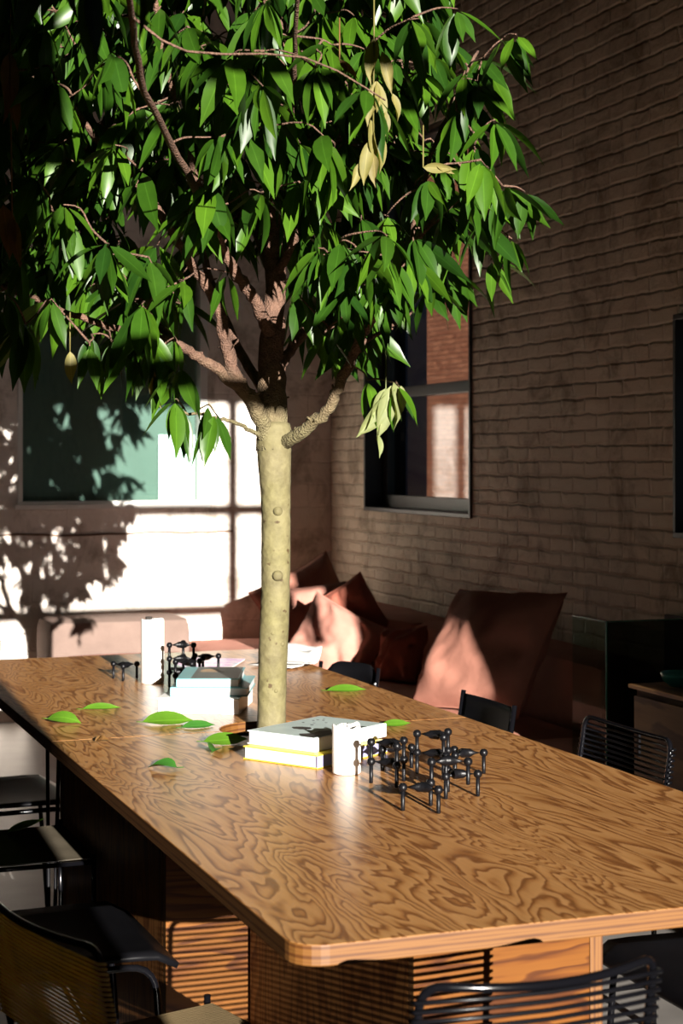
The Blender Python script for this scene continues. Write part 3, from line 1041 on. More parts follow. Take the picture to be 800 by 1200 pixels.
def bark_mat(name, a, b_, spots, scale, bstr):
    m, t, b = nt(name)
    v = coords(t)
    n1 = noise(t, v, scale, 5, .65)
    c = ramp(t, n1, [(.32, a), (.62, b_)])
    if spots:
        n2 = noise(t, v, 38, 2, .5)
        c = mixc(t, 1, c, ramp(t, n2, [(.27, (.38,.26,.16)), (.33, (1,1,1))]), 'MULTIPLY')
        n5 = noise(t, v, 7, 3)
        c = mixc(t, .6, c, ramp(t, n5, [(.42, (1,1,1)), (.62, (.93,.97,.70))]), 'MULTIPLY')
    if not spots:                      # young wood is rough and brown, old wood near the trunk smooth and pale
        tc = t.nodes.new('ShaderNodeTexCoord'); sx = t.nodes.new('ShaderNodeSeparateXYZ'); L(t, tc.outputs['Object'], sx.inputs[0])
        hgt = math_(t, 'ADD', sx.outputs['Z'], math_(t, 'MULTIPLY', noise(t, v, 14, 3), .16))
        c = mixc(t, ramp(t, math_(t, 'MULTIPLY', math_(t, 'SUBTRACT', hgt, 1.10), 5.0), [(0, (1,1,1)), (1, (0,0,0))]), c, ramp(t, n1, [(.32, (.085,.07,.03)), (.62, (.145,.125,.058))]))
    L(t, c, b.inputs['Base Color']); b.inputs['Roughness'].default_value = .8
    vo = node(t, 'ShaderNodeTexVoronoi', Scale=190 if not spots else 60); L(t, v, vo.inputs['Vector'])
    bump(t, b, math_(t, 'ADD', vo.outputs['Distance'], n1), bstr, .005)
    return m

M = {}
M['fir_near'] = fir('fir_plywood_near', 1.0, 'y', 0.0)
M['fir_far'] = fir('fir_plywood_far', 1.0, 'y', 2.3)
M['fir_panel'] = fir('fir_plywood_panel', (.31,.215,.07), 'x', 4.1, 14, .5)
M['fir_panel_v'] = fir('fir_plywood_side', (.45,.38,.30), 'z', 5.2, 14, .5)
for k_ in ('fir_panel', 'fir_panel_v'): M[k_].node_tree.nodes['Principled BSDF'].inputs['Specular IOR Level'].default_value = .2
M['edge_z'] = ply_edge('plywood_edge', 'z'); M['edge_x'] = ply_edge('plywood_edge_upright', 'x')
M['brick'] = brick('painted_brick', 'yz', (.64,.53,.41), mix_m=.95, strength=.7, mort=.011)
M['plaster'] = brick('painted_plaster', 'xz', (.86,.78,.71), .42, .135, .5, .95, True, .8, .55)
M['red_brick'] = brick('red_brick', 'yz', (.50,.17,.095), .2, .075, .6, .55, False, .85, 0, (.34,.10,.055), .014)
M['shell'] = plain('dark_plaster', (.13,.11,.10), .9, var=.1)
M['ceil'] = plain('ceiling_paint', (.09,.08,.072), .9, var=.1)
M['floor'] = plain('concrete', (.22,.205,.19), .38, var=.25, vscale=3, bumpy=.05)
M['white_frame'] = plain('white_frame', (.72,.70,.66), .45, var=.05)
M['dark_frame'] = plain('charcoal_frame', (.035,.034,.034), .4, var=.1)
M['navy'] = plain('navy_frame', (.02,.04,.10), .4, var=.1)
M['bolt'] = plain('bolt_steel', (.5,.5,.5), .3, 1)
M['mint'] = plain('mint_blind', (.10,.14,.125), .25, spec=.4, var=.05)
M['pale_blind'] = plain('pale_blind', (.62,.72,.69), .6, var=.03)
M['crack_shade'] = plain('crack_shadow_line', (.16,.09,.055), .9, var=.2)  # dark brown stands for the shade inside the wall joint
M['glass'] = thin_glass('window_glass', (.9,.97,.94), 2.1)
M['case_glass'] = thin_glass('case_glass', (.78,.88,.84), 1.22)
M['smoked'] = thin_glass('smoked_glass', (.30,.34,.31), 1.3)
M['glass_edge'] = plain('green_glass_edge', (.012,.11,.075), .15, var=.2)
M['iron'] = plain('black_cast_metal', (.004,.004,.005), .36, .0, .2, bumpy=.12, bscale=300)
M['black'] = plain('black_lacquer', (.004,.004,.005), .45, spec=.1, var=.2)
M['tubing'] = plain('black_chrome', (.003,.003,.004), .14, 0, .22, var=.1)
M['cord'] = plain('black_cord', (.003,.003,.004), .3, spec=.18, var=.1)
M['seat_cord'] = plain('seat_cord', (.13,.095,.05), .3, var=.2)
M['smoke_cord'] = plain('smoky_cord', (.05,.042,.03), .22, spec=.7, var=.2)
M['olive_cord'] = leaf_mat('olive_cord', [(.55,.44,.26), (.62,.50,.30)], .5, .3)
M['wax'] = plain('white_wax', (.84,.82,.78), .45, var=.02)
M['wick'] = plain('burnt_wick', (.02,.015,.012), .9, var=.2)
M['paper'] = plain('page_block', (.60,.59,.57), .8, var=.03, vscale=40)
M['white_cover'] = plain('white_cover', (.80,.79,.77), .4, var=.03)
M['yellow_cover'] = plain('yellow_cover', (.80,.62,.06), .4, var=.04)
M['teal_cover'] = plain('teal_cover', (.14,.34,.36), .4, var=.06)
M['dark_cover'] = plain('slate_cover', (.075,.08,.072), .45, var=.15)
M['orange_foil'] = plain('orange_print', (.24,.14,.06), .5, var=.1)
M['violet'] = plain('violet_spine', (.22,.22,.36), .5, var=.15, vscale=50)
M['pink'] = velvet('pink_velvet', (.40,.19,.145)); M['rose'] = velvet('rose_velvet', (.36,.16,.115))
M['rust'] = velvet('rust_velvet', (.32,.105,.07)); M['brown'] = velvet('brown_velvet', (.24,.11,.075))
M['pale_pink'] = velvet('pale_pink_velvet', (.17,.12,.10))
M['soil'] = plain('soil', (.05,.035,.025), .95, var=.4, vscale=40, bumpy=.6)
M['trunk'] = bark_mat('smooth_pale_bark', (.085,.07,.03), (.145,.125,.058), True, 22, .35)
M['branch'] = bark_mat('rough_brown_bark', (.060,.030,.018), (.13,.068,.042), False, 40, .8)
M['leaf'] = leaf_mat('fig_leaf', [(.010,.036,.004), (.026,.074,.005), (.015,.047,.005), (.052,.122,.007), (.031,.084,.005)], .2, .36)
M['fallen'] = leaf_mat('fallen_leaf', [(.05,.135,.010), (.085,.19,.013)], .22, .45)
M['fallen_dark'] = leaf_mat('fallen_leaf_dark', [(.03,.12,.02), (.04,.15,.02)], .2, .4)
M['dry'] = leaf_mat('withered_leaf', [(.14,.125,.035), (.19,.17,.05), (.17,.14,.05)], .3, .6)
M['wilt'] = leaf_mat('wilted_leaf', [(.16,.19,.07), (.20,.22,.095)], .3, .6)
M['brown_leaf'] = leaf_mat('brown_leaf', [(.14,.07,.022), (.18,.095,.03)], .25, .6)
M['turquoise'] = plain('turquoise_glaze', (.05,.36,.33), .25, var=.2)
M['walnut'] = fir('dark_wood', .22, 'y', 6.6, 5, .7)
M['oak_top'] = fir('warm_wood', .5, 'y', 8.1, 5, .45)

# ------------------------------------------------------------------ setting
WX, BY, FY, LX, CH = 3.5, 9.66, -2.0, -3.2, 5.0
TT = .74                                    # table height
def wall_with_holes(mb, axis, lo, hi, t0, t1, holes, z1):
    """wall running along axis from lo to hi, thickness t0..t1; holes (a0,a1,z0,z1)"""
    def bx(a0, a1, z0, zz):
        if a1 - a0 < 1e-6 or zz - z0 < 1e-6: return
        if axis == 'x': mb.box(a0, t0, z0, a1, t1, zz)
        else: mb.box(t0, a0, z0, t1, a1, zz)
    cur = lo
    for a0, a1, h0, h1 in sorted(holes):
        bx(cur, a0, 0, z1); bx(a0, a1, 0, h0); bx(a0, a1, h1, z1); cur = a1
    bx(cur, hi, 0, z1)
m = MB(); m.box(LX, FY, -.2, WX+.3, BY+.3, 0); struct(m.build('floor', M['floor']))
m = MB(); m.box(LX-.3, FY-.3, CH, WX+.3, BY+.3, CH+.2); struct(m.build('ceiling', M['ceil']))
W1 = (1.60, 2.72, 1.235, 2.66)
m = MB(); wall_with_holes(m, 'x', LX, WX, BY, BY+.3, [W1], CH); struct(m.build('wall_back', M['plaster']))
W2 = (7.608, 9.076, 1.204, 3.22); W3 = (4.15, 5.72, 1.19, 2.06)
m = MB(); wall_with_holes(m, 'y', FY, BY+.3, WX, WX+.34, [W2, W3], CH); struct(m.build('wall_right', M['brick']))
m = MB(); m.box(LX-.3, FY, 0, LX, BY+.3, CH); struct(m.build('wall_left', M['shell']))
W4 = (.47, 2.53, .9, 4.24); W4L = .55  # lower left corner kept closed to shade the table's left edge
m = MB(); wall_with_holes(m, 'x', LX-.3, WX+.34, FY-.12, FY, [(W4[0], W4L, 2.6, W4[3]), (W4L, W4[1], W4[2], W4[3])], CH); struct(m.build('wall_front', M['shell']))
# tall gridded window behind the camera; outline and bar ends shaped for the sunlight
w4 = bpy.data.objects.new('window_4', None); C.objects.link(w4); struct(w4); w4.location = (0, FY-.06, 0)
m = MB()
for zc in (3.60, 3.005):
    m.box(W4[0], -.02, zc-.034, W4[1], .02, zc+.034)
for xc in (2.35,):
    m.box(xc-.034, -.02, 2.62, xc+.034, .02, W4[3])
m.build('glazing_bars', M['dark_frame'], w4)
# back wall: old horizontal joint in the plaster; dark strip paints its shadow
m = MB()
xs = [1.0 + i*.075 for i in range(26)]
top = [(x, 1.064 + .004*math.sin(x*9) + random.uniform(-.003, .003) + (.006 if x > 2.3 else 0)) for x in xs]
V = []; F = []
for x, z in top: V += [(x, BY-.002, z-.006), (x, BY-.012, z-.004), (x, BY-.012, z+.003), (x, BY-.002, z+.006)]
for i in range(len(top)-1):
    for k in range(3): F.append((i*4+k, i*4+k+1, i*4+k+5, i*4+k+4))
m.add(V, F); struct(m.build('crack_shadow_1', M['crack_shade']))

# window_1 : white framed, closed from behind by a mint blind
w1 = bpy.data.objects.new('window_1', None); C.objects.link(w1); struct(w1); w1.location = (W1[0], BY, W1[2])
ww, wh = W1[1]-W1[0], W1[3]-W1[2]
m = MB(); fw = .045
for a in ((0, -.012, 0, ww, .10, .022), (0, -.012, wh-fw, ww, .10, wh), (0, -.012, .022, .028, .10, wh-fw), (ww-fw, -.012, .022, ww, .10, wh-fw)): m.box(*a)
m.build('window_frame', M['white_frame'], w1, bevel=.004)
m = MB(); m.box(.031, .052, .025, ww-.048, .058, wh-.048); m.build('pane', M['glass'], w1)
m = MB(); m.box(.03, .11, .0, ww-.0, .12, wh); m.build('blind', M['mint'], w1)
m = MB(); m.box(ww-.275, .085, .024, ww-.052, .10, .41); m.build('blind_panel', M['pale_blind'], w1)
m = MB(); m.box(-.02, -.03, -.022, ww+.012, -.012, .006); m.build('window_sill', M['white_frame'], w1, bevel=.003)

# window_2 : deep dark reveal in the brick wall
def side_window(name, Wd, navy):
    w = bpy.data.objects.new(name, None); C.objects.link(w); struct(w); w.location = (WX, Wd[0], Wd[2])
    ly, lz = Wd[1]-Wd[0], Wd[3]-Wd[2]
    m = MB(); t = .022                                   # casing lining the reveal
    for a in ((-.012, 0, 0, .34, ly, t), (-.012, 0, lz-t, .34, ly, lz), (-.012, 0, t, .34, t, lz-t), (-.012, ly-t, t, .34, ly, lz-t)): m.box(*a)
    m.build('window_frame', M['dark_frame'], w, bevel=.003)
    m = MB(); s = .06; x0, x1 = .10, .15                  # sash
    for a in ((x0, t, t, x1, ly-t, t+.07), (x0, t, lz-t-s, x1, ly-t, lz-t), (x0, t, t+.07, x1, t+.03, lz-t-s), (x0, ly-t-s, t+.07, x1, ly-t, lz-t-s)): m.box(*a)
    m.box(x0-.015, t, .64, x1, ly-t, .70)
    m.build('sash', M['dark_frame'], w, bevel=.004)
    m = MB(); m.box(.20, ly-t-.10, t, .335, ly-t, lz-t); o = m.build('shutter_jamb', M['navy'], w, bevel=.004)
    m = MB(); m.box(.193, ly-t-.07, .40, .20, ly-t-.04, .45); m.build('latch', M['bolt'], o)
    m = MB(); m.box(.122, t+.03, t+.07, .127, ly-t-s, lz-t-s); m.build('pane', M['glass'], w)
side_window('window_2', W2, True); side_window('window_3', W3, True)
# across the yard
m = MB(); m.box(12, 12, -4, 12.4, 60, 16); o = struct(m.build('wall_exterior', M['red_brick'])); o.rotation_euler = (0, 0, R(4.5))
m = MB(); m.box(WX+.36, FY, -4.2, 12.4, 60, -4); struct(m.build('ground_exterior', M['floor']))

# ------------------------------------------------------------------ tables
TX0, TX1, TH = .834, 2.052, .034
HC, HR = (1.45, 4.50), .142
def table_outline(y0, y1, notch_hi):
    r = .055; P = []
    def corner(cx, cy, a0):
        for k in range(7):
            a = a0 + (PI/2)*k/6
            P.append((cx + r*math.cos(a), cy + r*math.sin(a)))
    if notch_hi:
        corner(TX0+r, y0+r, PI); corner(TX1-r, y0+r, 1.5*PI)
        P.append((TX1, y1)); d = HC[1]-y1
        a0 = math.asin(-d/HR)
        for k in range(17):
            a = a0 - (PI + 2*a0)*k/16 if False else (-math.asin(d/HR)) - (PI - 2*math.asin(d/HR))*k/16
            P.append((HC[0] + HR*math.cos(a), HC[1] + HR*math.sin(a)))
        P.append((TX0, y1))
    else:
        P.append((TX0, y0)); d = y0-HC[1]
        for k in range(17):
            a = PI - math.asin(d/HR) - (PI - 2*math.asin(d/HR))*k/16
            P.append((HC[0] + HR*math.cos(a), HC[1] + HR*math.sin(a)))
        P.append((TX1, y0)); corner(TX1-r, y1-r, 0); corner(TX0+r, y1-r, PI/2)
    return P
YN, YS, YF = 2.458, 4.497, 6.42
t1 = thing('plywood_table', 'long plywood table half nearest the camera, carrying the two-book stack and thick short candle', 'table')
m = MB(); m.prism(table_outline(YN, YS-.0015, True), TT-TH, TT, 0, 1); m.build('tabletop', [M['fir_near'], M['edge_z']], t1, bevel=.0025)
def panel(name, x0, y0, z0, x1, y1, z1, face, edge, parent):
    m = MB(); thin = 'x' if x1-x0 < y1-y0 else 'y'
    ms = [1, 1, 0, 1, 0, 1] if thin == 'y' else [1, 1, 1, 0, 1, 0]
    m.box(x0, y0, z0, x1, y1, z1, ms); return m.build(name, [face, edge], parent, bevel=.0015)
zt = TT-TH-.001
panel('front_panel', 1.131, 2.70, .0, 1.475, 2.725, zt, M['fir_panel'], M['edge_x'], t1)
panel('side_panel', 1.131, 2.726, .0, 1.153, 3.66, zt, M['fir_panel_v'], M['edge_x'], t1)
panel('side_panel', 1.476, 2.70, .0, 1.502, 3.66, zt, M['fir_panel_v'], M['edge_x'], t1)
t2 = thing('plywood_table', 'far half of the plywood table beyond the seam, carrying the three-book stack and tall candle', 'table')
m = MB(); m.prism(table_outline(YS+.0015, YF, False), TT-TH, TT, 0, 1); m.build('tabletop', [M['fir_far'], M['edge_z']], t2, bevel=.0025)
for (x, y, sx) in ((.90, 4.89, 1), (.90, 6.30, 1), (1.985, 4.89, -1), (1.985, 6.30, -1)):      # hairpin legs
    zt_ = TT-TH-.012
    m = MB(); m.tube([(x, y+.02, zt_), (x+.002*sx, y+.004, .03)] + [(x+.005*sx, y, .008), (x+.010*sx, y-.006, .008)] + [(x+.013*sx, y-.010, .03), (x+.022*sx, y-.045, zt_)], .0058, 10)
    m.box(x-.02, y-.06, zt_, x+.035, y+.035, TT-TH-.001); m.build('leg', M['black'], t2, True)
pb = thing('planter_box', 'wide plywood box under the table where the tree is rooted', 'planter')
panel('front_panel', .94, 3.68, 0, 1.64, 3.704, zt, M['fir_panel'], M['edge_x'], pb)
panel('side_panel', .94, 3.705, 0, .964, 4.90, zt, M['fir_panel_v'], M['edge_x'], pb)
panel('side_panel', 1.616, 3.705, 0, 1.64, 4.90, zt, M['fir_panel_v'], M['edge_x'], pb)
panel('back_panel', .94, 4.901, 0, 1.64, 4.925, zt, M['fir_panel'], M['edge_x'], pb)
m = MB(); V = []; F = []; n = 18
for i in range(n+1):
    for j in range(n+1):
        V.append((.966 + .648*i/n, 3.707 + 1.19*j/n, .55 + random.uniform(-.012, .012)))
for i in range(n):
    for j in range(n): F.append((i*(n+1)+j, (i+1)*(n+1)+j, (i+1)*(n+1)+j+1, i*(n+1)+j+1))
m.add(V, F); m.build('soil', M['soil'], pb, True)

# ------------------------------------------------------------------ leaves
def leaf(mb, base, d, nrm, ln, wd, droop=.5, fold=.25, curl=0.0, twist=0.0, st=7):
    if not hasattr(mb, 'a'): mb.a = []
    d = Vector(d).normalized(); nrm = Vector(nrm)
    nrm = (nrm - d*nrm.dot(d))
    nrm = nrm.normalized() if nrm.length > 1e-5 else d.orthogonal().normalized()
    p = Vector(base); V = []; step = ln/(st-1)
    for i in range(st):
        t = i/(st-1)
        w = .5*wd*(math.sin(PI*min(1, t**.80))**.85 if 0 < t < 1 else .03)
        if t > .8: w *= .72
        side = d.cross(nrm).normalized()
        if twist: side = Quaternion(d, twist*t) @ side
        nn = side.cross(d).normalized()
        c = curl*t
        lift = fold*w
        V += [p - side*w*math.cos(c) + nn*(lift + w*math.sin(c)), p, p + side*w*math.cos(c) + nn*(lift + w*math.sin(c))]
        p = p + d*step
        q = Quaternion(d.cross(nrm).normalized(), -droop/(st-1))
        d = (q @ d).normalized(); nrm = (q @ nrm).normalized()
    F = []
    for i in range(st-1):
        a = i*3
        F += [(a, a+3, a+4, a+1), (a+1, a+4, a+5, a+2)]
    mb.add(V, F); mb.a += [1, 0, 1]*st
def finish_leaves(o, mb):
    at = o.data.attributes.new('across', 'FLOAT', 'POINT'); at.data.foreach_set('value', mb.a)

tree = thing('fig_tree', 'slender indoor tree with pale smooth trunk growing up through the table', 'tree', (1.45, 4.50, .55))
TL = Vector(tree.location)
loc = lambda p: Vector(p) - TL
m = MB(); rp = random.Random(3)
tp = smooth_path([loc(p) for p in TRUNK], 5)
tp = [Vector((tp[0].x, tp[0].y, -.01))] + tp[2:] + [loc(p) for p in TRUNKTOP]
ntop = len(TRUNKTOP)
rr = []
for p in tp:
    z = p.z; r = .0405 if z < .78 else   .0405 + .0095*min(1, (z-.78)/.22)**1.5
    if z < .05: r *= 1.25
    if len(rr) >= len(tp)-ntop: r = .045
    rr.append(r*(1 + rp.uniform(-.02, .02)))
m.tube(tp, rr, 20); 
for (ang, z, s) in ((-1.75, .62, .016), (-1.2, .43, .008), (-2.0, .46, .006), (-1.6, .30, .007), (-1.9, .12, .006), (-1.4, -.0+.2, .006), (-1.75, .80, .014)):
    c = min(tp, key=lambda q: abs(q.z-z))
    m.sphere((c.x + .037*math.cos(ang), c.y + .037*math.sin(ang), z), s, 10)
m.build('trunk', M['trunk'], tree, True)
branches = []
for pts, r0, r1 in BRANCHES:
    sp = smooth_path([loc(p) for p in pts], 5); n = len(sp)
    sp = [p + Vector((rp.uniform(-1, 1), rp.uniform(-1, 1), rp.uniform(-1, 1)))*.004*(0 < i < n-1) for i, p in enumerate(sp)]
    rs = [(r0 + (r1-r0)*(i/(n-1))**.75)*(1 + rp.uniform(-.07, .07)) for i in range(n)]
    m = MB(); m.tube(sp, rs, 10)
    # stubs of shed twigs
    for k in range(n//4):
        i = rp.randrange(2, n-1); a = Vector((rp.uniform(-1, 1), rp.uniform(-1, 1), rp.uniform(-.3, 1))).normalized()
        m.tube([sp[i], sp[i] + a*(rs[i]+.012)], [.0045, .0025], 6)
    branches.append((sp, m))
fol = MB()
# every spray of leaves grows from the nearest older wood (branch or earlier twig)
import numpy as np
NP = np.zeros((30000, 3)); NB = []; nn_ = 0
for bi, (sp, bm) in enumerate(branches):
    for i, q in enumerate(sp):
        if i >= len(sp)*.25: NP[nn_] = q; NB.append(bi); nn_ += 1
order = []
for c in CLUSTERS:
    p = loc(c[:3]); order.append((float(np.min(np.sum((NP[:nn_]-np.array(p))**2, 1))), c))
order.sort(key=lambda q: q[0])
for _, (x, y, z, nl, ln, spr) in order:
    p = loc((x, y, z)); dv = NP[:nn_]-np.array(p)
    dd = np.sqrt(np.sum(dv**2, 1)) + np.where(dv[:, 2] > .08, .05, 0)
    k = int(np.argmin(dd)); q = Vector(NP[k]); bi = NB[k]
    out = Vector((p.x, p.y, 0)); out = out.normalized() if out.length > .05 else Vector((0, -1, 0))
    ln_ = (p-q).length
    rv = lambda a: Vector((rp.uniform(-1, 1), rp.uniform(-1, 1), rp.uniform(-.6, 1)))*a*ln_
    path = smooth_path([q, q.lerp(p, .33) + rv(.10) + Vector((0, 0, .04*ln_)), q.lerp(p, .7) + rv(.09) + Vector((0, 0, .06*ln_)), p], 3)
    branches[bi][1].tube(path, [.0034 - .0018*i/(len(path)-1) for i in range(len(path))], 5)
    for i in range(2, len(path)):
        NP[nn_] = path[i]; NB.append(bi); nn_ += 1
    a0 = rp.uniform(0, 2*PI)
    for k in range(nl):
        a = a0 + k*2.4 + rp.uniform(-.4, .4)
        s = spr*rp.uniform(.35, 1.0)
        d = Vector((math.cos(a)*s, math.sin(a)*s, -rp.uniform(.35, 1.1))) + out*.30*spr
        d.normalize()
        nrm = Vector((math.cos(a), math.sin(a), .5)) + Vector((rp.uniform(-1, 1), rp.uniform(-1, 1), rp.uniform(-.5, .5)))*1.1
        bs = path[-1] + (path[-2]-path[-1])*rp.uniform(0, 1.0) + d*.012
        l = ln*rp.uniform(.75, 1.2)
        leaf(fol, bs, d, nrm, l, l*rp.uniform(.22, .31), rp.uniform(.1, .8)*(1-.5*max(0, -d.z)), rp.uniform(.1, .45), 0, rp.uniform(-.5, .5))
o = fol.build('foliage', M['leaf'], tree, True); finish_leaves(o, fol)
for sp, bm in branches: bm.build('branch', M['branch'], tree, True)
DL = {'string': ('dry', 'string of withered yellow-green leaves'), 'wilt': ('wilt', 'drooping cluster of wilted pale green leaves'), 'left': ('dry', 'curled yellow leaves on a low twig'),
      'small': ('dry', 'single dried leaf hanging low'), 'brown': ('brown_leaf', 'small dead orange-brown leaves'), 'edge': ('brown_leaf', 'dead brown leaves high in the crown'), 'top': ('dry', 'yellowed leaf pair')}
for k, prs in DRIED.items():
    m = MB(); m.a = []
    for a, b in prs:
        a, b = loc(a), loc(b); l = (b-a).length*1.08
        leaf(m, a, b-a, (rp.uniform(-.6, .6), -1, rp.uniform(-.3, .3)), l, l*rp.uniform(.28, .40), rp.uniform(-.35, .35), .3, rp.uniform(.5, 1.2), rp.uniform(-1.2, 1.2), 9)
    nleaf = len(m.v)
    q = loc(prs[0][0]); m.tube([q + Vector((.0, 0, .10)), q, loc(prs[-1][0])], .002, 5)
    m.a += [1]*(len(m.v)-nleaf)
    o = m.build('withered_leaves', M[DL[k][0]], tree, True); finish_leaves(o, m); o['label'] = DL[k][1]

# fallen leaves, each a thing
FALL = [((.925, 4.79), -38, .105, .05, -1.5, .15, 'fallen', 'bright green curled leaf at the left table edge, far side of the seam', .006),
 ((1.086, 5.028), -12, .115, .030, -.15, .55, 'fallen', 'flat green leaf farthest left of the tall candle', .006),
 ((1.205, 4.69), -14, .145, .06, -.3, .35, 'fallen', 'largest green leaf lying in front of the three-book stack', .006),
 ((1.268, 4.59), 5, .10, .034, -.3, .35, 'fallen_dark', 'dark narrow leaf touching the tip of the largest fallen leaf', .008),
 ((1.262, 4.30), -8, .12, .05, -.15, .2, 'fallen', 'bright leaf half shaded beside the yellow book', .006),
 ((1.20, 4.19), 65, .075, .042, -1.0, .5, 'fallen_dark', 'small curled dark leaf just in front of the seam near the yellow book', .006),
 ((1.013, 4.005), 150, .075, .046, -.9, .5, 'fallen_dark', 'small curled dark leaf nearest the camera on the table', .006),
 ((1.918, 5.145), -16, .13, .038, -.25, .35, 'fallen', 'lone green leaf on the right of the far table half', .006),
 ((1.80, 4.425), 0, .09, .03, -.2, .3, 'fallen', 'green leaf peeping out behind the two-book stack', .006),
 ((.962, 4.44), 20, .05, .02, -1.2, .6, 'brown_leaf', 'crumpled dry leaf scrap beside the seam at the left corner', .004)]
for (x, y), a, l, w, dr, fo, mt, lab, h in FALL:
    m = MB(); m.a = []
    d = Vector((math.cos(R(a)), math.sin(R(a)), 0)); b = -d*l*.5
    b.z = .001
    leaf(m, b, d + Vector((0, 0, .03 - dr*.16)), (.0, -.45, 1), l, w, -dr*.6, fo, 0, .35, 9)
    if mt == 'brown_leaf': leaf(m, b*.6, d.cross(Vector((0,0,1))) + Vector((0,0,.2)), (0, 0, 1), l*.8, w, -1.2, .5, 0, .9, 9)
    n0 = len(m.v); m.tube([b - d*.018 + Vector((0, 0, .001)), b], .0011, 5); m.a += [1]*(len(m.v)-n0)
    zmin = min(v[2] for v in m.v); m.v = [(p[0], p[1], p[2]-zmin) for p in m.v]
    o = m.build('fallen_leaf', M[mt], None, True); finish_leaves(o, m); o.location = (x, y, TT+.0006)
    tag(o, lab, 'leaf', 'leaves fallen on the table')

# ------------------------------------------------------------------ books, papers, candles
def book(name, lab, c, z, w, d, t, rz, cover, page, spine=None, group=None, spine_side=1):
    """spine on +x (spine_side 1) or none of the seen sides (-1)"""
    o = thing(name, lab, 'book', (c[0], c[1], z), R(rz), group)
    s = spine_side; b = .0028
    m = MB()
    m.box(-w/2, -d/2, 0, w/2, d/2, b); m.box(-w/2, -d/2, t-b, w/2, d/2, t)
    cv = m.build('cover', cover, o, bevel=.0008, seg=1)
    m = MB(); x = s*w/2; m.box(min(x, x-s*b), -d/2, b, max(x, x-s*b), d/2, t-b); m.build('spine', spine or cover, o)
    m = MB(); g = .004
    m.box(-w/2 + (g if s > 0 else b), -d/2+g, b, w/2 - (b if s > 0 else g), d/2-g, t-b); m.build('page_block', page, o)
    return o, cv
T0 = TT + .0006
g1 = 'books stacked in front of the trunk'; g2 = 'books stacked behind the trunk'
book('art_book', 'yellow-edged book at the bottom of the front two-book stack', (1.424, 4.042), T0, .237, .292, .033, -57.4, M['yellow_cover'], M['paper'], M['violet'], g1)
o, cv = book('art_book', 'pale book with a dark blotched cover, on top of the front two-book stack', (1.441, 4.077), T0+.0335, .217, .302, .034, -57.4, M['white_cover'], M['paper'], M['white_cover'], g1)
def flat_patch(name, poly, z, mat, parent, h=.0006):
    m = MB(); m.prism(poly, z, z+h); return m.build(name, mat, parent)
def blob(cx, cy, rx, ry, n=18, wob=.15, seed=1):
    r_ = random.Random(seed)
    return [(cx + rx*math.cos(2*PI*k/n)*(1+r_.uniform(-wob, wob)), cy + ry*math.sin(2*PI*k/n)*(1+r_.uniform(-wob, wob))) for k in range(n)]
M['pale_teal'] = plain('pale_teal_print', (.46,.55,.53), .4, var=.1, vscale=12)
flat_patch('cover_print', [(-.104, -.147), (.104, -.147), (.104, .147), (-.104, .147)], .034, M['pale_teal'], cv)
M['ink'] = plain('dark_print', (.03,.028,.028), .45, var=.3, vscale=20)
flat_patch('cover_print', blob(-.015, -.045, .028, .02, 16, .12, 4), .0346, M['ink'], cv)
flat_patch('cover_print', [(.10, -.145), (.06, -.145), (.035, -.12), (.058, -.09), (.048, -.055), (.066, -.03), (.058, .0), (.08, .03), (.086, .07), (.102, .075)], .0346, M['ink'], cv)
for k in range(9):
    u = random.uniform(-.08, .0); v = random.uniform(.0, .12)
    flat_patch('cover_print', blob(u, v, .004, .003, 8, .3, k), .0346, M['ink'], cv)
book('art_book', 'thick white book at the bottom of the rear three-book stack', (1.388, 4.945), T0, .246, .262, .046, -26, M['white_cover'], M['paper'], M['white_cover'], g2)
book('art_book', 'teal book in the middle of the rear three-book stack', (1.425, 4.985), T0+.0465, .232, .285, .027, -22, M['teal_cover'], M['paper'], M['teal_cover'], g2, -1)
o, cv = book('art_book', 'teal book with a dark slate cover panel, topmost of the rear stack', (1.418, 4.985), T0+.074, .188, .29, .026, -20.5, M['teal_cover'], M['paper'], M['teal_cover'], g2, -1)
flat_patch('cover_panel', [(-.052, -.135), (.088, -.135), (.088, .138), (-.052, .138)], .026, M['dark_cover'], cv)
for (u, v, a, b) in ((-.036, .045, .06, .010), (-.030, .070, .045, .010), (-.036, .020, .072, .006)):
    flat_patch('cover_print', [(u, v), (u+a, v), (u+a, v+b), (u, v+b)], .0266, M['orange_foil'], cv)
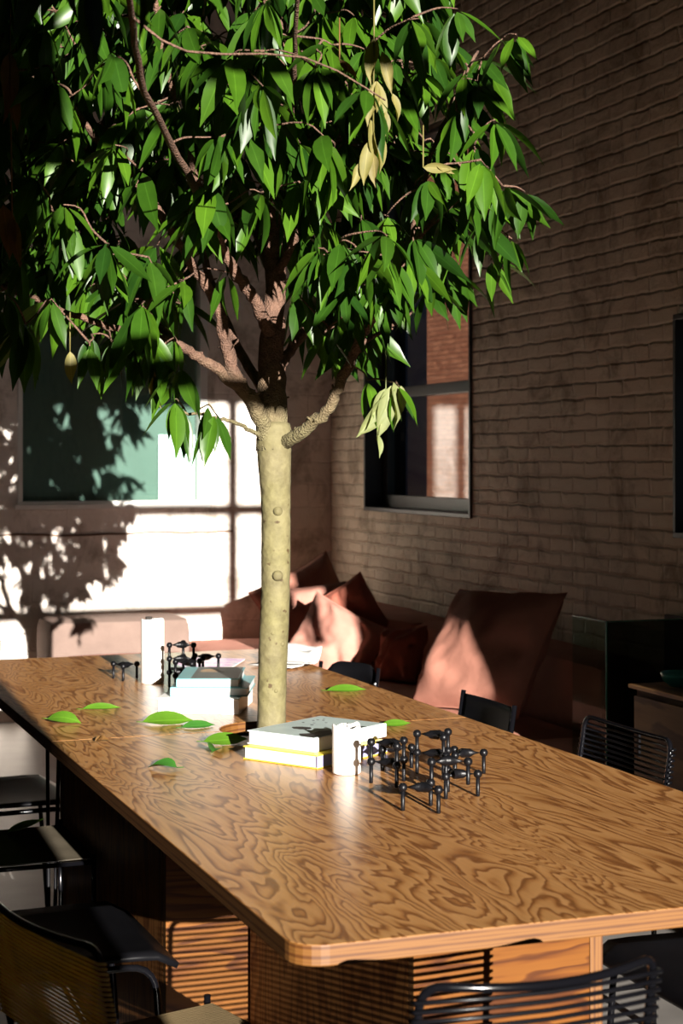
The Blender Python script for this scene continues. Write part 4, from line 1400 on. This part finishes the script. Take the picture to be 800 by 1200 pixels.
# magazine and loose paper
mg, t, b = nt('magazine_print')
c = ramp(t, noise(t, coords(t), 14, 3, .6, .8), [(.3, (.75,.16,.42)), (.42, (.45,.28,.62)), (.55, (.80,.62,.70)), (.7, (.20,.40,.55))])
L(t, c, b.inputs['Base Color']); b.inputs['Roughness'].default_value = .3; M['mag'] = mg
o = thing('magazine', 'magazine with a pink and violet cover on the far table half behind the books', 'magazine', (1.69, 5.99, T0), R(-28))
m = MB(); m.box(-.11, -.15, .0045, .11, .15, .0065); m.build('cover', M['mag'], o); m = MB(); m.box(-.108, -.148, 0, .108, .148, .0044); m.build('page_block', M['paper'], o)
o = thing('paper_sheets', 'loose white sheets lying just right of the trunk near the far table edge', 'paper', (1.925, 5.84, T0), R(35))
for k, (dx, dy, a) in enumerate(((0, 0, 0), (.02, -.03, 25))):
    m = MB(); V = []; F = []; n = 8
    for i in range(n+1):
        for j in range(n+1):
            u, v = i/n-.5, j/n-.5
            V.append((u*.15, v*.2, .009 + k*.012 + .02*max(0, u+.15)**2*6 + .006*math.sin(v*7+k)*(u+.5)))
    for i in range(n):
        for j in range(n): F.append((i*(n+1)+j, (i+1)*(n+1)+j, (i+1)*(n+1)+j+1, i*(n+1)+j+1))
    m.add(V, F, 0, Matrix.Translation((dx, dy, 0)) @ Matrix.Rotation(R(a), 4, 'Z'))
    s = m.build('sheet', M['paper'], o, True); so = s.modifiers.new('thick', 'SOLIDIFY'); so.thickness = .0006

def candle(lab, c, r, h, wob):
    o = thing('pillar_candle', lab, 'candle', (c[0], c[1], T0), 0, 'white pillar candles')
    prof = [(r*.96, 0), (r, .003), (r, h*.5), (r, h-.006), (r*.97, h-.001), (r*.90, h), (r*.84, h-.003), (r*.7, h-.010), (r*.35, h-.013), (r*.05, h-.013)]
    m = MB(); m.lathe(prof, 40)
    m.v = [(x*(1+wob*.01*math.sin(3*math.atan2(y, x))), y, z + (wob*.002*math.sin(2*math.atan2(y, x)+1)+wob*.0015*math.sin(5*math.atan2(y, x)) if z > h-.008 else 0)) for x, y, z in m.v]
    m.build('wax', M['wax'], o, True)
    m = MB(); m.tube([(0, 0, h-.014), (.001, 0, h-.004), (.003, .001, h+.005)], .0013, 6); m.build('wick', M['wick'], o)
    return o
candle('thick short white pillar candle in front of the two-book stack', (1.415, 3.795), .0345, .115, 1.6)
cd = candle('tall white pillar candle beside the rear candle-holder tower', (1.375, 5.56), .039, .215, .8)
m = MB(); m.box(-.024, -.008, .214, -.002, .008, .224); m.build('burnt_rim', M['wick'], cd, bevel=.003)

# ------------------------------------------------------------------ stackable candle holders
def holder():
    o = thing('candle_holder', 'x', 'candle holder')
    s = .08/math.sqrt(3); zc = .050
    V = [(0, 0, zc+.0105), (0, 0, zc-.0125)]; ring = []
    n = 36
    for fz, sc in ((1, .35), (1, .62), (0, 1), (-1, .62), (-1, .35)):
        for k in range(n):
            a = 2*PI*k/n; ph = (a % (2*PI/3))/(2*PI/3); c = abs(ph-.5)*2       # 1 on an arm, 0 between
            rad = .0135 + (s-.006-.0135)*c**3.2
            zz = {1: (.0092, .0072)[0 if sc == .35 else 1], 0: 0, -1: (-.0105, -.0080)[0 if sc == .35 else 1]}[fz]
            rr_ = rad*sc
            zz *= (1 if rr_ < .014 else max(.28, 1-(rr_-.014)/.02))
            V.append((rr_*math.cos(a), rr_*math.sin(a), zc+zz))
    F = []
    for k in range(n):
        k2 = (k+1) % n
        F.append((0, 2+k, 2+k2)); F.append((1, 2+4*n+k2, 2+4*n+k))
        for q in range(4): F.append((2+q*n+k, 2+(q+1)*n+k, 2+(q+1)*n+k2, 2+q*n+k2))
    m = MB(); m.add(V, F); m.build('star_body', M['iron'], o, True)
    for k in range(3):
        a = 2*PI*k/3; p = (s*math.cos(a), s*math.sin(a))
        m = MB(); m.lathe([(.0040, 0), (.0046, .001), (.0046, zc-.006)], 14, 0, Matrix.Translation((p[0], p[1], 0))); m.build('leg', M['iron'], o, True)
        prof = [(.0045, -.0088)] + [(.0100*math.cos(t_), .0100*math.sin(t_)) for t_ in [R(x) for x in (-50, -30, -10, 10, 30, 50, 62)]] + [(.0040, .0078), (.0036, .0030)]
        m = MB(); m.lathe(prof, 18, 0, Matrix.Translation((p[0], p[1], zc))); m.build('ball_socket', M['iron'], o, True)
    return o
proto = holder(); used = False
def put_holder(A, B, z, lab, group, flip=False):
    """A, B: two feet 8 cm apart; third foot to the left of A->B (right if flip)"""
    global used
    A, B = Vector(A), Vector(B); mid = (A+B)/2; d = (B-A).normalized(); nrm = Vector((-d.y, d.x))*(-1 if flip else 1)
    c = mid + nrm*(.08/math.sqrt(3)/2)
    o = proto if not used else copy_tree(proto)
    used = True
    v = mid + d*.04 - c
    o.location = (c.x, c.y, T0 + z*.045); o.rotation_euler = (0, 0, math.atan2(v.y, v.x))
    o['label'] = lab; o['group'] = group
gf, gr = 'candle holders in the front cluster', 'candle holders in the rear tower'
f4, f5, f6 = (1.435, 3.290), (1.452, 3.368), (1.512, 3.424)
put_holder((1.375, 3.343), f4, 0, 'black candle holder nearest the camera in the front cluster, standing on the table', gf)
put_holder(f6, (1.59, 3.428), 0, 'low black candle holder at the right front corner of the front cluster', gf)
put_holder((1.424, 3.656), (1.459, 3.584), 0, 'bottom black candle holder of the left pair, closest to the short candle', gf)
put_holder((1.424, 3.656), (1.459, 3.584), 1, 'upper black candle holder of the left pair, closest to the short candle', gf)
put_holder((1.571, 3.730), (1.651, 3.728), 0, 'lower black candle holder of the stacked pair at the back of the front cluster', gf, True)
put_holder((1.571, 3.730), (1.651, 3.728), 1, 'tallest black candle holder in the front cluster, top of the back pair', gf, True)
put_holder((1.506, 3.792), (1.586, 3.800), 0, 'black candle holder farthest back in the front cluster', gf)
put_holder((1.640, 3.662), (1.720, 3.672), 0, 'black candle holder at the far right of the front cluster', gf)
put_holder(f5, f6, 1, 'raised black candle holder bridging the two front ones of the front cluster', gf, True)
ta, tb = (1.398, 5.425), (1.473, 5.398)
put_holder(ta, tb, 0, 'bottom black candle holder of the rear tower beside the tall candle', gr)
put_holder(ta, tb, 1, 'second black candle holder from the bottom of the rear tower', gr)
put_holder(ta, tb, 2, 'topmost black candle holder of the rear tower', gr)
put_holder((1.512, 5.392), (1.572, 5.445), 0, 'lower black candle holder on the right of the rear tower', gr, False)
put_holder((1.572, 5.445), (1.50, 5.48), 1, 'raised black candle holder reaching out right from the rear tower', gr, False)
put_holder((1.475, 5.33), (1.395, 5.335), 0, 'black candle holder at the near foot of the rear tower', gr, False)
put_holder((1.475, 5.33), (1.395, 5.335), 1, 'second-layer black candle holder at the near side of the rear tower', gr, False)
put_holder((1.292, 5.640), (1.352, 5.693), 0, 'low black candle holder behind the left of the tall candle', gr)

# ------------------------------------------------------------------ sofa and cushions
def soft_box(x0, y0, z0, x1, y1, z1, name, mat, parent, r=.05, n=(10, 10, 5), puff=.015, seed=0):
    """upholstered block: subdivided, rounded and slightly puffed"""
    import mathutils.noise as mn
    me = MB(); cx, cy, cz = (x0+x1)/2, (y0+y1)/2, (z0+z1)/2; hx, hy, hz = (x1-x0)/2, (y1-y0)/2, (z1-z0)/2
    def face(fix, sg):
        ax = [i for i in range(3) if i != fix]; V = []; F = []; na, nb = n[ax[0]], n[ax[1]]
        for i in range(na+1):
            for j in range(nb+1):
                p = [0, 0, 0]; p[fix] = sg; p[ax[0]] = -1+2*i/na; p[ax[1]] = -1+2*j/nb; V.append(tuple(p))
        for i in range(na):
            for j in range(nb):
                q = (i*(nb+1)+j, (i+1)*(nb+1)+j, (i+1)*(nb+1)+j+1, i*(nb+1)+j+1)
                F.append(q if (sg > 0) == (fix != 1) else tuple(reversed(q)))
        W = []
        for p in V:
            P = Vector((p[0]*hx, p[1]*hy, p[2]*hz)); I = Vector([max(-h+r, min(h-r, q)) for q, h in zip(P, (hx, hy, hz))])
            dlt = P-I; P = I + (dlt.normalized()*r if dlt.length > 1e-6 else dlt)
            u, v = p[ax[0]], p[ax[1]]
            P[fix] += sg*puff*(1-u*u)*(1-v*v)*1.5
            P += mn.noise_vector((P + Vector((seed, 0, 0)))*6)*.006
            W.append(P)
        me.add(W, F, 0, Matrix.Translation((cx, cy, cz)))
    for f_ in range(3): face(f_, 1); face(f_, -1)
    return me.build(name, mat, parent, True)
s1 = thing('sofa', 'long pink sofa against the dark brick wall on the right', 'sofa', (3.0, 7.6, 0))
ofs = Vector((3.0, 7.6, 0))
def sb(x0, y0, z0, x1, y1, z1, *a, o=ofs, **k): return soft_box(x0-o.x, y0-o.y, z0-o.z, x1-o.x, y1-o.y, z1-o.z, *a, **k)
sb(2.56, 5.76, 0.0, 3.47, 9.62, .24, 'base', M['brown'], s1, r=.02, n=(6, 20, 3), puff=0)
sb(2.53, 5.76, .245, 3.18, 7.66, .44, 'seat_cushion', M['rose'], s1, r=.05, n=(10, 24, 6), puff=.012)
sb(2.53, 7.67, .245, 3.18, 9.62, .44, 'seat_cushion', M['pink'], s1, r=.05, n=(10, 24, 6), puff=.012, seed=3)
sb(3.19, 5.76, .245, 3.47, 7.66, .70, 'backrest', M['rose'], s1, r=.05, n=(6, 24, 8), puff=.012, seed=5)
sb(3.19, 7.67, .245, 3.47, 9.62, .70, 'backrest', M['rose'], s1, r=.05, n=(6, 24, 8), puff=.012, seed=6)
s2 = thing('sofa', 'pale pink sofa section under the left window along the white wall', 'sofa', (2.1, 9.2, 0))
o2 = Vector((2.1, 9.2, 0))
sb(1.72, 8.72, 0, 2.49, 9.62, .24, 'base', M['brown'], s2, r=.02, n=(6, 8, 3), puff=0, o=o2)
sb(1.72, 8.72, 0.245, 2.48, 9.20, .42, 'seat_cushion', M['pink'], s2, r=.05, n=(10, 8, 6), puff=.012, o=o2)
sb(1.70, 9.22, .245, 2.50, 9.62, .605, 'backrest', M['pale_pink'], s2, r=.035, n=(16, 8, 8), puff=.008, o=o2)

import mathutils.noise as mnoise
def cushion(lab, c, right, up, w, h, t, mat, seed=0, wr=.02, pinch=.08, sag=0.0, group='scatter cushions on the sofa'):
    X = Vector(right).normalized(); Y = Vector(up); Y = (Y - X*Y.dot(X)).normalized(); Z = X.cross(Y)
    Mx = Matrix((X, Y, Z)).transposed().to_4x4(); Mx.translation = Vector((0, 0, 0))
    o = thing('cushion', lab, 'cushion', c, 0, group)
    m = MB(); n = 26
    for sg in (1, -1):
        V = []; F = []
        for i in range(n+1):
            for j in range(n+1):
                u, v = -1+2*i/n, -1+2*j/n
                x = w/2*u*(1 - pinch*(1-v*v)*abs(u)); y = h/2*v*(1 - pinch*(1-u*u)*abs(v))
                b = max(0, (1-u*u)*(1-v*v)); z = t/2*b**.36
                q = Vector((u*1.3 + seed*3.1, v*1.3, sg*2.0 + seed))
                edge = min(1, 5*b)
                rad = abs(mnoise.noise(q*1.4))*1.6
                fold = math.sin(7*u + 5*v*math.copysign(1, math.sin(seed*2.3+.5)) + 4*mnoise.noise(q*.9))
                z += edge*(wr*mnoise.noise(q*1.2) + wr*.55*fold*(.35+rad) + wr*.35*mnoise.noise(q*3.3)) if True else 0
                y -= sag*(1-u*u)*(1 if v > 0 else .2)*h
                V.append(Mx @ Vector((x, y, sg*z + (wr*.6*mnoise.noise(Vector((u, v, seed)))*(1-edge)))))
        for i in range(n):
            for j in range(n):
                q = (i*(n+1)+j, (i+1)*(n+1)+j, (i+1)*(n+1)+j+1, i*(n+1)+j+1)
                F.append(q if sg > 0 else tuple(reversed(q)))
        m.add(V, F)
    m.build('cover', mat, o, True)
    rim = []
    for i in range(4*n):
        s_, k = divmod(i, n); q = -1+2*k/n
        u, v = [(q, -1), (1, q), (-q, 1), (-1, -q)][s_]
        x = w/2*u*(1 - pinch*(1-v*v)*abs(u)); y = h/2*v*(1 - pinch*(1-u*u)*abs(v)) - sag*(1-u*u)*(1 if v > 0 else .2)*h
        rim.append(Mx @ Vector((x, y, wr*.6*mnoise.noise(Vector((u, v, seed))))))
    rim.append(rim[0]); p = MB(); p.tube(rim, .003, 5, cap=False); p.build('piping', mat, o, True)
    return o
cushion('large brown-pink cushion behind the trunk in the sofa corner', (3.10, 8.95, .66), (.84, -.22, .46), (-.42, .40, .80), .50, .48, .16, M['rose'], 2, .02)
cushion('sunlit pink cushion directly right of the trunk', (2.94, 8.45, .635), (.9, -.42, .10), (-.18, .35, .9), .42, .40, .17, M['pink'], 4, .032)
cushion('dark rust cushion standing on its corner behind the sunlit ones', (3.05, 8.12, .690), (.62, -.75, .55), (-.45, .25, .86), .36, .34, .14, M['rust'], 6, .022)
cushion('slumped pink cushion half lit, lying in front of the rust one', (2.90, 7.93, .575), (.62, -.68, -.38), (.42, .05, .75), .47, .38, .18, M['pink'], 8, .03)
cushion('small shaded cushion leaning on the backrest right of the slumped one', (3.04, 7.42, .565), (.35, -.93, .12), (.3, .2, .9), .29, .28, .14, M['rust'], 10, .025)
cushion('biggest cushion, tall brown-pink square leaning on the brick wall', (3.00, 6.37, .70), (.38, -.92, .03), (.50, .18, .80), .60, .575, .22, M['rose'], 12, .022, .06)

# ------------------------------------------------------------------ glass screen, sideboard, bowl
gx, gy = 3.045, 5.45
gs = thing('glass_case', 'glass screen with green edges at the end of the sofa', 'glass screen', (gx, gy, 0))
m = MB(); m.box(0, .012, .0, .010, .26, .898); m.build('side_pane', M['case_glass'], gs)
m = MB(); m.box(0, 0, 0, .44, .010, .898); m.build('front_pane', M['smoked'], gs)
m = MB(); m.box(-.001, -.002, 0, .004, .003, .90); m.box(.0, -.001, .899, .44, .011, .903); m.box(-.001, .0, .899, .011, .26, .903); m.build('glass_edge', M['glass_edge'], gs)
m = MB(); m.box(.012, .012, .0, .44, .30, .28); m.box(.425, .012, .281, .44, .30, .89); m.build('plinth', M['black'], gs)
sd = thing('sideboard', 'dark wooden sideboard with the turquoise bowl, right of the table', 'sideboard', (2.84, 3.9, 0))
m = MB(); m.box(.012, -1.0, .06, .62, 1.0, .736); m.build('carcass', M['walnut'], sd, bevel=.003)
for k in range(4):
    y0 = -.98 + k*.495
    m = MB(); m.box(-.004, y0, .08, .011, y0+.485, .715); dd = m.build('door', M['walnut'], sd, bevel=.002)
    m = MB(); m.box(-.012, y0+.44, .52, -.0045, y0+.452, .60); m.build('handle', M['black'], dd)
m = MB(); m.box(-.008, -1.012, .737, .63, 1.022, .75); m.build('top', M['oak_top'], sd, bevel=.002)
m = MB(); m.box(.05, -.95, 0, .58, .95, .059); m.build('plinth', M['black'], sd)
m = MB(); m.lathe([(.030, 0), (.034, .003), (.056, .018), (.062, .034), (.064, .046), (.060, .046), (.056, .034), (.048, .018), (.02, .008), (.004, .007)], 36)
o = m.build('bowl', M['turquoise'], None, True); o.location = (2.955, 4.80, .7512); tag(o, 'turquoise glazed bowl on the sideboard', 'bowl')

# ------------------------------------------------------------------ chairs
def arc_corner(p0, p1, p2, r, n=5):
    p0, p1, p2 = Vector(p0), Vector(p1), Vector(p2)
    a = p1 + (p0-p1).normalized()*r; b = p1 + (p2-p1).normalized()*r
    return [a*(1-t)**2 + p1*2*t*(1-t) + b*t**2 for t in [i/n for i in range(n+1)]]
def cord_chair(lab, loc_, rz, cord, bz=.80, w=.38, lean=.07, bow=.04, d=.40, sz=.45, group=None, seat_only=False, fine=False):
    """tubular chair strung with cords; faces local +x"""
    o = thing('cord_chair', lab, 'chair', loc_, rz, group)
    hw = w/2; r = .0065; xb, xf = -d/2, d/2
    # back loop: posts and bowed top rail
    z0 = sz+.03
    pl, pr = Vector((xb-lean, hw, bz)), Vector((xb-lean, -hw, bz))
    rail = [Vector((xb-lean-bow*(1-(2*t-1)**2), hw-2*hw*t, bz-.006*(1-(2*t-1)**2))) for t in [i/10 for i in range(11)]]
    path = [Vector((xb, hw, .0+r)), Vector((xb, hw, sz))] + arc_corner((xb, hw, sz), pl, rail[1], .035) + rail[1:-1] + arc_corner(rail[-2], pr, (xb, -hw, sz), .035) + [Vector((xb, -hw, sz)), Vector((xb, -hw, .0+r))]
    m = MB(); m.tube(path, r, 10); m.build('back_frame', M['tubing'], o, True)
    # seat frame
    y = hw-.005
    sp = [(xb+.01, y, sz), (xf, y, sz)]; m = MB()
    m.tube([(xb, y, sz-.012), (xf, y, sz-.012)], r, 8); m.tube([(xb, -y, sz-.012), (xf, -y, sz-.012)], r, 8)
    m.tube([(xf, -y, sz-.012), (xf, y, sz-.012)], r, 8); m.tube([(xb, -y, sz-.012), (xb, y, sz-.012)], r, 8)
    m.build('seat_frame', M['tubing'], o, True)
    for q in (y, -y):
        m = MB(); m.tube([(xb, q, .20), (xf, q, .20)], r*.7, 8); m.build('stretcher', M['tubing'], o, True)
    for s in (1, -1):
        m = MB(); m.tube([(xf, s*(hw+.008), .004), (xf, s*(hw+.008), sz+.012)], r, 10); m.build('leg', M['tubing'], o, True)
    # seat cords front to back, wrapped over the cross tubes
    m = MB(); n = int(w/.0085)
    for k in range(n):
        yy = -hw+.012 + (w-.024)*k/(n-1)
        m.tube([(xb-.009, yy, sz-.012), (xb, yy, sz-.001), (0, yy, sz-.004), (xf, yy, sz-.001), (xf+.010, yy, sz-.008), (xf+.006, yy, sz-.022)], .0026, 5)
    m.build('seat', M['seat_cord'] if fine else cord, o, True)
    # back cords from post to post
    if not seat_only:
        m = MB(); zb = sz+.06; n = int((bz-.02-zb)/(.0078 if fine else .0125)); cr = .0026 if fine else .0034
        for k in range(n):
            z = zb + (bz-.022-zb)*k/(n-1); x = xb - lean*(z-sz)/(bz-sz)
            f = .55*bow*(z-zb)/(bz-zb)
            m.tube([(x+.004, hw+.010, z-.002), (x-.009, hw+.008, z), (x-.010-f*.7, hw*.5, z), (x-.010-f, 0, z), (x-.010-f*.7, -hw*.5, z), (x-.009, -hw-.008, z), (x+.004, -hw-.010, z-.002)], cr, 6)
        m.build('backrest', cord, o, True)
    return o
def slat_chair(lab, loc_, rz, bz=.78, w=.38, slat=(.64, .765), sz=.45, rounded=False, group=None, wrap=.02, d=.40):
    """black tubular chair with a bent slat back; faces local +x"""
    o = thing('side_chair', lab, 'chair', loc_, rz, group)
    hw = w/2; r = .0075; xb, xf = -d/2, d/2; lean = .05
    X = lambda z: xb - lean*max(0, (z-sz))/(bz-sz)
    for s in (1, -1):
        m = MB(); m.tube([(xb-.03, s*hw, .004), (xb, s*hw, sz), (X(bz), s*hw, bz)], r, 10); m.build('back_post', M['tubing'], o, True)
        m = MB(); m.tube(arc_corner((xb, s*hw, sz-.02), (xf+.03, s*hw, sz-.02), (xf+.05, s*hw, .0), .05) and [Vector((xb, s*(hw-.02), sz-.03))] + arc_corner((xb, s*(hw-.02), sz-.03), (xf, s*(hw-.02), sz-.03), (xf+.03, s*(hw-.02), .004), .06) + [Vector((xf+.03, s*(hw-.02), .004))], r, 10)
        m.build('leg', M['tubing'], o, True)
    # seat: shaped ply with a rolled front edge
    m = MB(); V = []; F = []; na, nb = 10, 10
    for i in range(na+1):
        for j in range(nb+1):
            u, v = i/na, -1+2*j/nb
            z = sz-.012*(1-v*v)*math.sin(PI*u) - (.028*((u-.86)/.14)**2 if u > .86 else 0)
            wd = hw*(.92 + .10*u) - .012*(1 if u in (0., 1.) else 0)
            V.append((xb+.01+(d+.04)*u, wd*v, z))
    for i in range(na):
        for j in range(nb): F.append((i*(nb+1)+j, (i+1)*(nb+1)+j, (i+1)*(nb+1)+j+1, i*(nb+1)+j+1))
    m.add(V, F); s_ = m.build('seat', M['black'], o, True); q = s_.modifiers.new('thick', 'SOLIDIFY'); q.thickness = .012
    # back slat
    m = MB(); V = []; F = []; na, nb = 14, 6
    for i in range(na+1):
        for j in range(nb+1):
            u, v = -1+2*i/na, j/nb
            z1 = slat[1] + ((bz+.005-slat[1]) if rounded else 0)
            top = z1 - ((z1-slat[0])*.38*abs(u)**6 if rounded else 0)
            z = slat[0] + (top-slat[0])*v
            V.append((X(z) - wrap*(1-u*u) + (-.004), (hw-.004)*u, z))
    for i in range(na):
        for j in range(nb): F.append((i*(nb+1)+j, i*(nb+1)+j+1, (i+1)*(nb+1)+j+1, (i+1)*(nb+1)+j))
    m.add(V, F); s_ = m.build('backrest', M['black'], o, True); q = s_.modifiers.new('thick', 'SOLIDIFY'); q.thickness = .010; q.offset = 0
    for s in (1, -1):
        m = MB(); m.sphere((X(.70)+.008, s*(hw), .70), .007, 8); m.build('bolt', M['bolt'], o, True)
    return o
# near end of the table, back to the camera
cord_chair('black cord chair at the near end of the table, its back to the camera', (1.052, 2.345, 0), R(92), M['cord'], .79, .365, .065, .045)
# right side
cord_chair('black cord chair tucked under the right side of the table by the sideboard', (1.955, 3.84, 0), R(180), M['cord'], .80, .44, .05, .01)
slat_chair('black chair with a narrow straight slat back, right of the table by the biggest cushion', (1.91, 4.58, 0), R(180), .782, .355, (.665, .772), wrap=.012)
slat_chair('black chair with a rounded back, right of the table by the slumped cushion', (1.905, 5.60, 0), R(203), .755, .30, (.50, .762), rounded=True, wrap=.03)
slat_chair('black smooth-seated chair on the right of the table nearest the camera', (2.03, 3.02, 0), R(180), .78, .44, (.50, .775), wrap=.03, d=.42)
# left side
cord_chair('olive cord chair in the lower left foreground', (.745, 2.86, 0), R(14), M['olive_cord'], .735, .45, .055, .03, .40, fine=True)
slat_chair('black chair with a dark smooth seat, between the two cord chairs on the left', (.645, 3.70, 0), R(1), .78, .46, (.50, .775), wrap=.03, d=.44)
cord_chair('dark cord chair with a leaf on its seat, second from the seam on the left', (.71, 4.585, 0), R(0), M['smoke_cord'], .80, .44, .06, .03, .42)
slat_chair('black chair farthest along the left side, beyond the seam', (.80, 5.36, 0), R(4), .78, .46, (.56, .775), wrap=.03, d=.42)
m = MB(); m.a = []
leaf(m, (-.05, 0, .006), (1, .1, .05), (0, 0, 1), .11, .05, -.5, .5, 0, .2, 9)
m.a = list(m.a); o = m.build('fallen_leaf', M['fallen'], None, True); finish_leaves(o, m); o.location = (.80, 4.70, .455)
tag(o, 'green leaf lying on the seat of the left cord chair', 'leaf')

# ------------------------------------------------------------------ light and camera
sun = bpy.data.lights.new('sun', 'SUN'); sun.energy = 18.0; sun.angle = R(.28); sun.color = (1, .94, .86)
so = bpy.data.objects.new('sun', sun); C.objects.link(so)
so.rotation_euler = Vector((.045, 1, -.205)).to_track_quat('-Z', 'Y').to_euler()
so.location = (1, -4, 6)
w = bpy.data.worlds.new('sky'); bpy.context.scene.world = w; w.use_nodes = True
bg = w.node_tree.nodes['Background']; bg.inputs[0].default_value = (.62, .78, 1, 1); bg.inputs[1].default_value = .08
cam = bpy.data.cameras.new('camera'); co = bpy.data.objects.new('camera', cam); C.objects.link(co)
cam.sensor_fit = 'VERTICAL'; cam.sensor_height = 36; cam.sensor_width = 24; cam.lens = 59.28; cam.shift_y = -.05
cam.clip_start = .05
co.location = (0, 0, 1.49); co.rotation_euler = (R(90), 0, -math.atan(730/1976))
cam.dof.use_dof = True; cam.dof.focus_distance = 4.2; cam.dof.aperture_fstop = 6.3
sc = bpy.context.scene; sc.camera = co
sc.view_settings.view_transform = 'Standard'; sc.view_settings.look = 'None'
sc.view_settings.gamma = 1; sc.view_settings.exposure = 0; sc.view_settings.use_curve_mapping = False
sc.cycles.use_denoising = True
sc.cycles.max_bounces = 10; sc.cycles.diffuse_bounces = 5; sc.cycles.transparent_max_bounces = 12
sc.cycles.sample_clamp_indirect = 4
